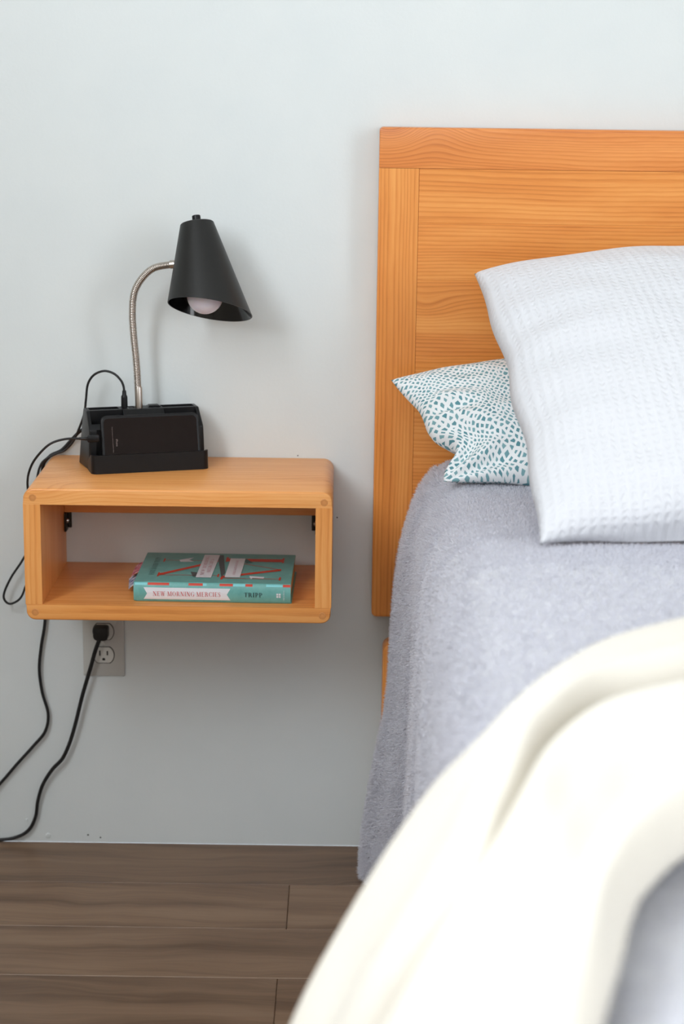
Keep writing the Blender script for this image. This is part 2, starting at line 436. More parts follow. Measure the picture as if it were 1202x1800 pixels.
# ------------------------------------------------------------------ grey plush blanket
def smooth_noise(u, v, seed, k=6):
    r = np.random.default_rng(seed); out = np.zeros_like(u)
    for i in range(k):
        a = r.uniform(0, 2 * PI); f = r.uniform(0.6, 1.6)
        out += np.sin((u * math.cos(a) + v * math.sin(a)) * f * 2 * PI + r.uniform(0, 6.28))
    return out / k
# cross-sections of the drape, (x, z) from the middle of the bed to the hem
PA = catmull([(1.45, 0.700), (0.9, 0.705), (0.5, 0.708), (0.30, 0.709), (0.215, 0.708), (0.163, 0.700), (0.131, 0.668), (0.113, 0.625), (0.097, 0.55), (0.089, 0.45), (0.085, 0.35), (0.073, 0.25), (0.058, 0.15), (0.047, 0.07), (0.0415, 0.012)], 14)
PB = catmull([(1.45, 0.700), (0.9, 0.705), (0.5, 0.708), (0.30, 0.709), (0.225, 0.708), (0.172, 0.700), (0.138, 0.668), (0.120, 0.625), (0.112, 0.55), (0.108, 0.45), (0.105, 0.35), (0.102, 0.25), (0.100, 0.15), (0.098, 0.07), (0.096, 0.012)], 14)
def resample(P, n):
    d = np.r_[0, np.cumsum(np.linalg.norm(np.diff(P, axis=0), axis=1))]
    # denser near the edge and the hang
    t = np.linspace(0, 1, n) ** 0.75
    return np.stack([np.interp(t * d[-1], d, P[:, k]) for k in range(P.shape[1])], 1)
NS = 190
PA, PB = resample(PA, NS), resample(PB, NS)
ys = np.concatenate([np.linspace(-0.064, -0.6, 100), np.linspace(-0.61, -2.30, 110)])
B = np.zeros((len(ys), NS, 3))
for j, y in enumerate(ys):
    wgt = 1.0 / (1.0 + math.exp(-(y + 0.235) / 0.022))            # 1 near the headboard, 0 further out
    wgt = max(wgt, 0.0)
    P = PA * wgt + PB * (1 - wgt)
    hang = np.clip((0.66 - P[:, 1]) / 0.65, 0, 1)
    x = P[:, 0] + 0.006 * hang * math.sin(y * 26) + 0.062 * hang ** 1.6 * math.exp(-((y + 0.345) / 0.030) ** 2) - 0.008 * hang * math.exp(-((y + 0.45) / 0.05) ** 2)
    x += 0.004 * hang * math.sin(y * 60 + 1)
    # the first sweep of the blanket is tucked back against the wall side
    first = math.exp(-((y + 0.064) / 0.02) ** 2)
    x = x + 0.012 * first * hang + 0.010 * first * np.exp(-((P[:, 1] - 0.66) / 0.07) ** 2)
    z = P[:, 1] - 0.006 * first * (P[:, 1] > 0.6)
    B[j, :, 0] = x; B[j, :, 1] = y; B[j, :, 2] = z
top = np.clip((B[:, :, 2] - 0.62) / 0.08, 0, 1)
B[:, :, 2] += top * 0.005 * smooth_noise(B[:, :, 0] * 2.2, B[:, :, 1] * 2.2, 5)
B[:, :, 0] += (1 - top) * 0.0035 * smooth_noise(B[:, :, 1] * 5, B[:, :, 2] * 3, 6)
nr, nc = B.shape[:2]
def grid_faces(nr, nc):
    i, j = np.meshgrid(np.arange(nr - 1), np.arange(nc - 1), indexing='ij'); a = (i * nc + j).ravel()
    return np.stack([a, a + 1, a + nc + 1, a + nc], 1)
dx = np.gradient(B, axis=1); dy = np.gradient(B, axis=0)
BN = np.cross(dy, dx); BN /= np.linalg.norm(BN, axis=2)[:, :, None] + 1e-12
if BN[100, 20, 2] < 0: BN = -BN
def fleece(name, c0, c1, rough=0.95):
    t = NT(name); tc = t.n('ShaderNodeTexCoord')
    f = t.noise(tc.outputs['Object'], 330, 4, 0.7); f2 = t.noise(tc.outputs['Object'], 45, 3, 0.6)
    f = t.math('MULTIPLY_ADD', f2, 0.35, t.math('MULTIPLY', f, 0.65))
    t.bump(f, 0.9, 0.004)
    t.set(t.ramp(f, [(0.3, c0), (0.6, c1)]), rough)
    t.b.inputs['Sheen Weight'].default_value = 0.9; t.b.inputs['Sheen Roughness'].default_value = 0.5
    return t.m
m_fleece = fleece('grey_fleece', srgb(200, 200, 207), srgb(226, 226, 231))
t_ = NT('fleece_fibres'); oi_ = t_.n('ShaderNodeTexCoord')
nf = t_.noise(oi_.outputs['Object'], 500, 2, 0.6)
_fc = t_.ramp(nf, [(0.3, srgb(218, 218, 226)), (0.7, srgb(246, 246, 251))])
m_fibre = t_.set(_fc, 0.9, Sheen_Weight=0.6)
tl_ = t_.n('ShaderNodeBsdfTranslucent'); t_.l(_fc, tl_.inputs[0]); mx_ = t_.n('ShaderNodeMixShader'); mx_.inputs[0].default_value = 0.45
t_.l(t_.b.outputs[0], mx_.inputs[1]); t_.l(tl_.outputs[0], mx_.inputs[2]); t_.l(mx_.outputs[0], t_.t.nodes['Material Output'].inputs[0])
bl = empty('plush_blanket', (0.8, -1.1, 0.0))
tag(bl, 'shaggy grey plush blanket covering the bed and hanging down its side', 'blanket')
LO = (0.8, -1.1, 0.0)
cloth = mesh('cloth', B.reshape(-1, 3), grid_faces(nr, nc), m_fleece, bl, LO, True)
sm = cloth.modifiers.new('thickness', 'SOLIDIFY'); sm.thickness = 0.008; sm.offset = -1

def fibres(n, jlo, jhi, ilo, ihi, length, width, clump):
    j = rng.uniform(jlo, jhi - 1.001, n); i = rng.uniform(ilo, ihi - 1.001, n)
    j0, i0 = j.astype(int), i.astype(int); fj, fi = (j - j0)[:, None], (i - i0)[:, None]
    def S(A): return (A[j0, i0] * (1 - fj) * (1 - fi) + A[j0 + 1, i0] * fj * (1 - fi) + A[j0, i0 + 1] * (1 - fj) * fi + A[j0 + 1, i0 + 1] * fj * fi)
    P, N = S(B), S(BN); N /= np.linalg.norm(N, axis=1)[:, None]
    # tufts lean together
    cl = np.stack([smooth_noise(P[:, 0] * 28, (P[:, 1] + P[:, 2]) * 28, s) for s in (21, 22, 23)], 1) * 1.6
    D = N + cl * clump + rng.normal(0, 0.42, (n, 3)) + np.array([0, -0.10, -0.25])
    D -= N * np.minimum(0, (D * N).sum(1) - 0.25)[:, None]
    D /= np.linalg.norm(D, axis=1)[:, None]
    L = length * rng.uniform(0.55, 1.15, n)[:, None]
    W = np.cross(D, rng.normal(0, 1, (n, 3))); W /= np.linalg.norm(W, axis=1)[:, None]; W *= width
    mid = P + D * L * 0.55; D2 = D + rng.normal(0, 0.35, (n, 3)); D2 /= np.linalg.norm(D2, axis=1)[:, None]
    tip = mid + D2 * L * 0.5
    return np.stack([P - W, P + W, mid + W * 0.8, mid - W * 0.8, tip], 1)
def area_of(jlo, jhi, ilo, ihi):
    A = np.linalg.norm(np.cross(dx[jlo:jhi, ilo:ihi], dy[jlo:jhi, ilo:ihi]), axis=2); return A.sum()
i_vis = int(np.argmin(np.abs(PA[:, 0] - 0.72))); i_edge = int(np.argmin(np.abs(PA[:, 1] - 0.69) + (PA[:, 0] > 0.3)))
parts = []
def pile(jlo, jhi, ilo, ihi, per_mm2, length, width, clump=0.25):
    # grid spacing is uneven, so fill strips in proportion to their area
    for a in range(jlo, min(jhi, nr - 1), 12):
        b = min(a + 12, jhi, nr - 1)
        for c in range(ilo, min(ihi, NS - 1), 10):
            d = min(c + 10, ihi, NS - 1)
            n = int(area_of(a, b, c, d) * 1e6 * per_mm2)
            if n > 0: parts.append(fibres(n, a, b + 1, c, d + 1, length, width, clump))
jy = lambda y: int(np.argmin(np.abs(ys - y)))
pile(0, jy(-0.75), i_vis, i_edge, 0.42, 0.0055, 0.00055)
pile(jy(-0.75), jy(-1.35), i_vis, i_edge, 0.14, 0.0065, 0.0007)
pile(0, jy(-0.22), i_edge, NS, 0.60, 0.0110, 0.0007, 0.75)
pile(jy(-0.22), jy(-0.45), i_edge, NS, 0.50, 0.0090, 0.0006, 0.5)
pile(jy(-0.45), jy(-1.3), i_edge, NS, 0.16, 0.007, 0.0008, 0.3)
pile(jy(-1.6), jy(-2.05), i_vis, i_edge, 0.05, 0.0065, 0.0009)
FV = np.concatenate(parts).reshape(-1, 3) - np.array(LO); nfib = len(FV) // 5
print('fibres', nfib)
me = bpy.data.meshes.new('pile')
me.vertices.add(len(FV)); me.vertices.foreach_set('co', FV.astype(np.float32).ravel())
base = np.arange(nfib) * 5
tri = np.concatenate([np.stack([base, base + 1, base + 2], 1), np.stack([base, base + 2, base + 3], 1), np.stack([base + 3, base + 2, base + 4], 1)])
me.loops.add(tri.size); me.loops.foreach_set('vertex_index', tri.astype(np.int32).ravel())
me.polygons.add(len(tri)); me.polygons.foreach_set('loop_start', np.arange(0, tri.size, 3, dtype=np.int32))
me.update(calc_edges=True)
pl = link('pile', me, m_fibre, bl); pl['kind'] = 'stuff'

# ------------------------------------------------------------------ pillows
def pillow(name, c00, c10, c01, c11, hf, hb_, pull, mat, n=110, wr=0.004, seed=1, power=0.42, zmin=None, extra=None):
    """c00 lower-left, c10 lower-right, c01 upper-left, c11 upper-right seam corners"""
    c00, c10, c01, c11 = (np.array(c, float) for c in (c00, c10, c01, c11))
    u, v = np.meshgrid(np.linspace(0, 1, n), np.linspace(0, 1, n), indexing='ij')
    # denser near the seam
    w_ = lambda t: t - 0.10 * np.sin(2 * PI * t) / (2 * PI) * 4 * 0.5
    u, v = w_(u), w_(v)
    P = (c00 * ((1 - u) * (1 - v))[..., None] + c10 * (u * (1 - v))[..., None] + c01 * ((1 - u) * v)[..., None] + c11 * (u * v)[..., None])
    ex = (c10 - c00 + c11 - c01) / 2; ey = (c01 - c00 + c11 - c10) / 2
    nx = ex / np.linalg.norm(ex); nrm = np.cross(ex, ey); nrm /= np.linalg.norm(nrm); ny = np.cross(nrm, nx)
    pu, pv0, pv1 = pull
    P = P + nx * ((pu * np.sin(PI * v) ** 0.8) * (1 - 2 * u))[..., None]
    P = P + ny * (np.sin(PI * u) ** 0.8 * (pv0 * (1 - v) - pv1 * v))[..., None]
    if extra is not None: P = P + extra(u, v)
    prof = np.clip((4 * u * (1 - u)) * (4 * v * (1 - v)), 0, 1) ** power
    edge = np.clip(np.minimum(np.minimum(u, 1 - u), np.minimum(v, 1 - v)) * 14, 0, 1)
    wn = smooth_noise(u * 3.2, v * 3.2, seed) + 0.6 * smooth_noise(u * 7, v * 6, seed + 1)
    gather = np.exp(-np.minimum(u, 1 - u) / 0.10) * np.sin(v * 2 * PI * 7 + 1.5 * smooth_noise(u, v * 3, seed + 2)) * np.sin(PI * v)
    front = P + nrm * (hf * prof + edge * wr * wn + edge * gather * wr * 1.2)[..., None]
    back = P - nrm * (hb_ * prof)[..., None]
    V = np.concatenate([front.reshape(-1, 3), back.reshape(-1, 3)])
    if zmin is not None: V[:, 2] = np.maximum(V[:, 2], zmin)
    F1 = grid_faces(n, n); F2 = F1[:, ::-1] + n * n
    uv = np.stack([np.concatenate([u.ravel(), u.ravel()]) * np.linalg.norm(ex), np.concatenate([v.ravel(), v.ravel() + 1.3]) * np.linalg.norm(ey)], 1)
    ctr = V.mean(0); ctr[2] = V[:, 2].min()
    me = bpy.data.meshes.new(name)
    me.from_pydata([tuple(p) for p in V - ctr], [], [tuple(int(q) for q in f) for f in np.concatenate([F1, F2])])
    l = me.uv_layers.new(name='UVMap'); idx = np.zeros(len(me.loops), np.int32); me.loops.foreach_get('vertex_index', idx)
    l.data.foreach_set('uv', uv.astype(np.float32)[idx].ravel())
    bm = bmesh.new(); bm.from_mesh(me); bmesh.ops.remove_doubles(bm, verts=bm.verts[:], dist=1e-5)
    bmesh.ops.recalc_face_normals(bm, faces=bm.faces[:]); bm.to_mesh(me); bm.free()
    o = link(name, me, mat, None, True); o.location = ctr
    return o

def pebble_cloth():
    t = NT('pebble_print_cotton'); tc = t.n('ShaderNodeTexCoord')
    mp = t.n('ShaderNodeMapping'); t.l(tc.outputs['UV'], mp.inputs[0]); mp.inputs['Rotation'].default_value = (0, 0, 0.72)
    nz = t.n('ShaderNodeTexNoise'); nz.inputs['Scale'].default_value = 7.0; nz.inputs['Detail'].default_value = 1.0; t.l(mp.outputs[0], nz.inputs['Vector'])
    vm = t.n('ShaderNodeVectorMath', operation='MULTIPLY_ADD'); t.l(nz.outputs['Color'], vm.inputs[0]); vm.inputs[1].default_value = (0.085, 0.085, 0); t.l(mp.outputs[0], vm.inputs[2])
    ms = t.n('ShaderNodeVectorMath', operation='MULTIPLY'); t.l(vm.outputs[0], ms.inputs[0]); ms.inputs[1].default_value = (1.0, 1.0, 0.0)
    v = t.n('ShaderNodeTexVoronoi', feature='DISTANCE_TO_EDGE', voronoi_dimensions='2D'); v.inputs['Scale'].default_value = 122; v.inputs['Randomness'].default_value = 0.52
    v2 = t.n('ShaderNodeTexVoronoi', feature='F1', voronoi_dimensions='2D'); v2.inputs['Scale'].default_value = 122; v2.inputs['Randomness'].default_value = 0.52
    t.l(ms.outputs[0], v.inputs['Vector']); t.l(ms.outputs[0], v2.inputs['Vector'])
    sp = t.n('ShaderNodeSeparateColor'); t.l(v2.outputs['Color'], sp.inputs[0])
    thr = t.math('MULTIPLY_ADD', sp.outputs[0], 0.11, 0.155)
    on = t.math('MULTIPLY', t.math('SUBTRACT', v.outputs['Distance'], thr), 24.0, None, True)
    teal = t.mix(sp.outputs[1], srgb(84, 138, 148), srgb(130, 172, 178))
    col = t.mix(on, srgb(236, 239, 240), teal)
    t.bump(t.noise(tc.outputs['UV'], 900, 2), 0.08, 0.0006)
    return t.set(col, 0.85)
m_pebble = pebble_cloth()

def seersucker():
    t = NT('white_seersucker'); tc = t.n('ShaderNodeTexCoord')
    sp = t.n('ShaderNodeSeparateXYZ'); t.l(tc.outputs['UV'], sp.inputs[0])
    wob = t.noise(t.comb(t.math('MULTIPLY', sp.outputs[0], 30.0), t.math('MULTIPLY', sp.outputs[1], 60.0), 0.0), 1.0, 2)
    st = t.math('SINE', t.math('MULTIPLY_ADD', sp.outputs[0], 2 * PI * 75, t.math('MULTIPLY', wob, 2.0)))
    pk = t.math('SINE', t.math('ADD', t.math('MULTIPLY', sp.outputs[1], 2 * PI * 90), t.math('MULTIPLY', t.noise(t.comb(t.math('MULTIPLY', sp.outputs[0], 150.0), t.math('MULTIPLY', sp.outputs[1], 40.0), 3.0), 1.0, 2), 9.0)))
    h = t.math('ADD', t.math('MULTIPLY', st, 0.6), t.math('MULTIPLY', t.math('MULTIPLY', pk, t.math('MULTIPLY_ADD', st, 0.5, 0.5)), 0.7))
    t.bump(h, 0.55, 0.0016)
    t.set(srgb(219, 220, 224), 0.9)
    t.b.inputs['Sheen Weight'].default_value = 0.15
    return t.m
m_seer = seersucker()

def teal_extra(u, v):
    d = np.zeros(u.shape + (3,))
    # the short side buckles: a tuck above the lower corner, a slacker one further up
    e = np.exp(-u / 0.11)
    tuck = np.exp(-((v - 0.24) / 0.13) ** 2); slack = np.exp(-((v - 0.62) / 0.20) ** 2)
    d[..., 0] += e * (0.034 * tuck + 0.012 * slack)
    d[..., 1] += e * (0.012 * tuck + 0.018 * slack)
    # soft creases that run from the lower corner into the body, and along the side
    r = np.hypot(u * 1.6, v); a = np.arctan2(v, u * 1.6)
    cr = np.sin(a * 9 + 0.6) * np.exp(-((r - 0.20) / 0.13) ** 2) * 0.0065 + np.sin(v * 30 + u * 14) * np.exp(-((u - 0.07) / 0.05) ** 2) * 0.004 * np.sin(PI * v)
    d[..., 1] -= cr * 0.7; d[..., 2] += cr
    # lower seam lifts towards the middle
    d[..., 2] += np.exp(-v / 0.10) * 0.012 * np.clip(u * 3.0, 0, 1)
    return d
def white_extra(u, v):
    d = np.zeros(u.shape + (3,)); s_ = np.sin(PI * u) ** 0.5
    k = np.exp(-v / 0.05) * s_
    d[..., 1] += k * 0.045; d[..., 2] += k * 0.006
    d[..., 2] += 0.004 * np.sin(u * 26 + 2 * np.sin(v * 7)) * np.exp(-((v - 0.10) / 0.08) ** 2)
    d[..., 0] += 0.004 * np.exp(-u / 0.05) * np.sin(v * 21 + 1.0) * np.sin(PI * v)
    d[..., 2] += 0.004 * np.exp(-(1 - v) / 0.05) * np.sin(u * 23) * np.sin(PI * u)
    return d
tp = pillow('pebble_pillow', (0.149, -0.285, 0.712), (0.80, -0.36, 0.712), (0.073, -0.105, 0.834), (0.74, -0.10, 0.85), 0.072, 0.045, (0.006, -0.014, -0.040), m_pebble, 130, 0.0045, 31, 0.5, 0.7095, teal_extra)
tag(tp, 'white pillow printed with small teal diamonds, leaning on the headboard behind the plain white pillow', 'pillow')
wp = pillow('seersucker_pillow', (0.255, -0.675, 0.716), (0.96, -0.655, 0.716), (0.197, -0.135, 1.006), (0.86, -0.135, 1.03), 0.105, 0.012, (0.012, -0.014, -0.022), m_seer, 150, 0.005, 41, 0.42, 0.7125, white_extra)
tag(wp, 'large plain white crinkled-cotton pillow propped in front of the teal-patterned one', 'pillow')

# ------------------------------------------------------------------ cream throw
F0 = [(1.20, -0.845, .722), (0.7, -0.975, .722), (.362, -1.125, .722), (.280, -1.185, .722), (.203, -1.310, .722), (.150, -1.380, .690), (.112, -1.385, .650), (.086, -1.40, .600), (.060, -1.42, .520), (.035, -1.43, .42), (.02, -1.43, .25)]
F1 = [(1.20, -0.87, .758), (0.7, -1.00, .762), (.351, -1.160, .762), (.272, -1.225, .762), (.193, -1.350, .763), (.128, -1.430, .730), (.088, -1.420, .683), (.052, -1.435, .633), (.022, -1.455, .582), (-.025, -1.48, .480), (-.05, -1.49, .30)]
C1 = [(1.20, -1.0, .780), (0.7, -1.11, .780), (.335, -1.265, .778), (.262, -1.318, .778), (.185, -1.425, .775), (.116, -1.535, .745), (.078, -1.56, .685), (.040, -1.575, .620), (.010, -1.58, .560), (-.035, -1.59, .470), (-.06, -1.59, .28)]
V1 = [(1.20, -1.12, .724), (0.7, -1.24, .724), (.316, -1.375, .725), (.250, -1.420, .725), (.189, -1.520, .725), (.142, -1.665, .722), (.114, -1.735, .700), (.098, -1.735, .654), (.080, -1.73, .605), (.052, -1.73, .48), (.036, -1.73, .28)]
_w = lambda z: min(1.0, max(0.0, (z - 0.64) / 0.07))          # 1 on top of the bed, 0 on the hang
V1a = [(x - 0.012 * _w(z) - 0.052 * (1 - _w(z)), y + 0.026, z + 0.040 * _w(z) + 0.006) for (x, y, z) in V1]
V1b = [(x + 0.001, y - 0.008, z - 0.001) for (x, y, z) in V1]
V1c = [(x - 0.010 * _w(z) - 0.048 * (1 - _w(z)), y - 0.030, z + 0.044 * _w(z) + 0.006) for (x, y, z) in V1]
C2 = [(1.20, -1.27, .775), (0.7, -1.39, .776), (.298, -1.500, .778), (.238, -1.555, .778), (.187, -1.645, .776), (.138, -1.775, .764), (.092, -1.835, .730), (.062, -1.85, .680), (.040, -1.85, .62), (.010, -1.85, .48), (-.01, -1.85, .28)]
V2 = [(1.20, -1.34, .764), (0.7, -1.455, .764), (.285, -1.570, .765), (.234, -1.625, .765), (.192, -1.710, .764), (.145, -1.835, .752), (.108, -1.89, .72), (.080, -1.90, .67), (.060, -1.90, .61), (.03, -1.90, .48), (.015, -1.90, .28)]
C3 = [(1.20, -1.41, .768), (0.7, -1.525, .768), (.272, -1.630, .770), (.228, -1.690, .770), (.193, -1.765, .768), (.155, -1.880, .758), (.110, -1.96, .725), (.075, -1.97, .67), (.05, -1.97, .61), (.02, -1.97, .48), (.0, -1.97, .28)]
N1 = [(1.20, -1.47, .736), (0.7, -1.58, .736), (.258, -1.684, .736), (.220, -1.745, .736), (.194, -1.808, .736), (.163, -1.915, .733), (.125, -2.02, .71), (.095, -2.03, .66), (.07, -2.03, .60), (.04, -2.03, .48), (.02, -2.03, .28)]
N0 = [(1.20, -1.43, .726), (0.7, -1.54, .726), (.27, -1.635, .726), (.235, -1.690, .726), (.212, -1.755, .726), (.180, -1.87, .724), (.145, -1.97, .70), (.115, -1.98, .65), (.095, -1.98, .60), (.07, -1.98, .48), (.05, -1.98, .28)]
def knot_spline(P, kn, t):
    """cubic through P at the knots kn (uneven spacing), sampled at t"""
    P = np.asarray(P, float); kn = np.asarray(kn, float)
    d = np.diff(P, axis=0) / np.diff(kn)[:, None]; hk = np.diff(kn)[:, None]
    m = np.vstack([d[:1], (d[:-1] * hk[1:] + d[1:] * hk[:-1]) / (hk[1:] + hk[:-1]), d[-1:]])
    i = np.clip(np.searchsorted(kn, t, 'right') - 1, 0, len(kn) - 2); h_ = (kn[i + 1] - kn[i])[:, None]; u = ((t - kn[i]) / h_[:, 0])[:, None]
    return (2*u**3 - 3*u**2 + 1) * P[i] + (u**3 - 2*u**2 + u) * h_ * m[i] + (-2*u**3 + 3*u**2) * P[i + 1] + (u**3 - u**2) * h_ * m[i + 1]
rl = [F0, F1, C1, V1a, V1, V1b, V1c, C2, V2, C3, N1, N0]
def chord(A): return np.r_[0, np.cumsum(np.maximum(0.01, np.linalg.norm(np.diff(A, axis=1), axis=2).mean(0)))]
RA = np.array(rl, float); ka = chord(RA)
RA = np.array([knot_spline(r, ka, np.linspace(0, ka[-1], 130)) for r in RA])
kb = chord(RA.transpose(1, 0, 2)); TH = np.array([knot_spline(RA[:, k], kb, np.linspace(0, kb[-1], 110)) for k in range(RA.shape[1])])
uu, vv = np.meshgrid(np.linspace(0, 6, TH.shape[0]), np.linspace(0, 4, TH.shape[1]), indexing='ij')
TH[:, :, 2] += 0.003 * smooth_noise(uu * 0.6, vv * 0.6, 77)
TO = (0.5, -1.5, 0.7)
t_ = NT('cream_wool'); tc_ = t_.n('ShaderNodeTexCoord')
t_.bump(t_.noise(tc_.outputs['Object'], 380, 3, 0.6), 0.5, 0.002)
m_cream = t_.set(srgb(231, 225, 213), 0.95, Sheen_Weight=0.15)
th = mesh('knit_throw', TH.reshape(-1, 3), grid_faces(*TH.shape[:2]), m_cream, None, TO, True)
th.location = TO
sm = th.modifiers.new('thickness', 'SOLIDIFY'); sm.thickness = 0.006; sm.offset = 0
tag(th, 'thick cream throw folded across the bed and hanging over its edge in the foreground', 'throw')

# ------------------------------------------------------------------ floating shelf
SX0, SX1, SZ0, SZ1, SD_ = -0.485, -0.0155, 0.4780, 0.6855, 0.253
sh = empty('floating_shelf', (-0.25, -0.125, SZ0))
tag(sh, 'open box-shaped wooden wall shelf with rounded corners and dowelled joints', 'shelf')
SO = (-0.25, -0.125, SZ0)
from_bm('top_board', prism_bm(round_poly(SX0, SX1, 0.6606, SZ1, (0.0004, 0.0004, 0.017, 0.017), 6), 'y', -SD_, -0.0005, 0.0030, 3, SO, lambda c: c.z > 0.6625), m_sh_top, sh, True, 40)
from_bm('bottom_board', prism_bm(round_poly(SX0 + 0.001, SX1 - 0.001, SZ0, 0.5029, (0.014, 0.014, 0.0004, 0.0004), 6), 'y', -SD_, -0.0005, 0.0025, 3, SO, lambda c: c.z < 0.5015), m_sh_bot, sh, True, 40)
for (a, b) in ((SX0, -0.4589), (-0.0409, SX1)):
    box('side_board', a, b, -SD_, -0.0005, 0.5029, 0.6606, m_sh_side, sh, 0.0003, 1, SO)
box('back_rail', -0.4588, -0.0410, -0.018, -0.0006, 0.592, 0.6605, m_sh_bot, sh, 0.001, 1, SO)
for (x, z) in ((SX0 + 0.015, 0.6715), (SX1 - 0.0125, 0.6695), (SX0 + 0.0145, 0.4905), (SX1 - 0.0135, 0.4905)):
    V, F = lathe([(0.0001, 0.0005), (0.0050, 0.0005), (0.0056, 0.0), (0.0056, -0.004)], (0, 0, 0), (0, -1, 0), 20)
    o = mesh('dowel_plug', V, F, m_dowel, sh, smooth=True, sharp=40); o.location = (x - SO[0], -SD_ - SO[1], z - SO[2])
# steel hangers in the upper back corners
for (x, s) in ((-0.4588, 1), (-0.0410, -1)):
    g = box('hanger_bracket', min(x, x + s * 0.004), max(x, x + s * 0.004), -0.024, -0.002, 0.560, 0.5915, m_bracket, sh, 0.001, 1, SO)
    box('hanger_bracket', min(x + s * 0.004, x + s * 0.010), max(x + s * 0.004, x + s * 0.010), -0.006, -0.002, 0.563, 0.5915, m_bracket, sh, 0.001, 1, SO)
    V, F = lathe([(0.0001, 0.003), (0.003, 0.0025), (0.0042, 0.0)], (0, 0, 0), (s, 0, 0), 12)
    o = mesh('screw', V, F, m_steel, g); o.location = (x + s * 0.004 - SO[0], -0.013 - SO[1], 0.577 - SO[2])

# ------------------------------------------------------------------ lettering
TK, TN = 0.15, 0.045
def _ln(x0, y0, x1, y1, w):
    # stroke with horizontal width w (good for stems and diagonals)
    return [((x0 - w / 2, y0), (x0 + w / 2, y0), (x1 + w / 2, y1), (x1 - w / 2, y1))]
def _h(x0, x1, y, w=TN): return [((x0, y - w / 2), (x1, y - w / 2), (x1, y + w / 2), (x0, y + w / 2))]
def _serif(x, y, w=0.30): return _h(x - w / 2, x + w / 2, y + (TN / 2 if y < 0.5 else -TN / 2))
def _arc(cx, cy, rx, ry, a0, a1, tk=TK, tn=TN, n=14):
    out = []; pr = None
    for k in range(n + 1):
        a = math.radians(a0 + (a1 - a0) * k / n); c, s = math.cos(a), math.sin(a)
        t = tn + (tk - tn) * abs(c) ** 1.5
        o_ = (cx + rx * c, cy + ry * s); i_ = (cx + (rx - t) * c, cy + (ry - max(tn, t * 0.5)) * s)
        if pr: out.append((pr[0], o_, i_, pr[1]))
        pr = (o_, i_)
    return out
def _stem(x, w=TK): return _ln(x, 0, x, 1, w) + _serif(x, 0) + _serif(x, 1)
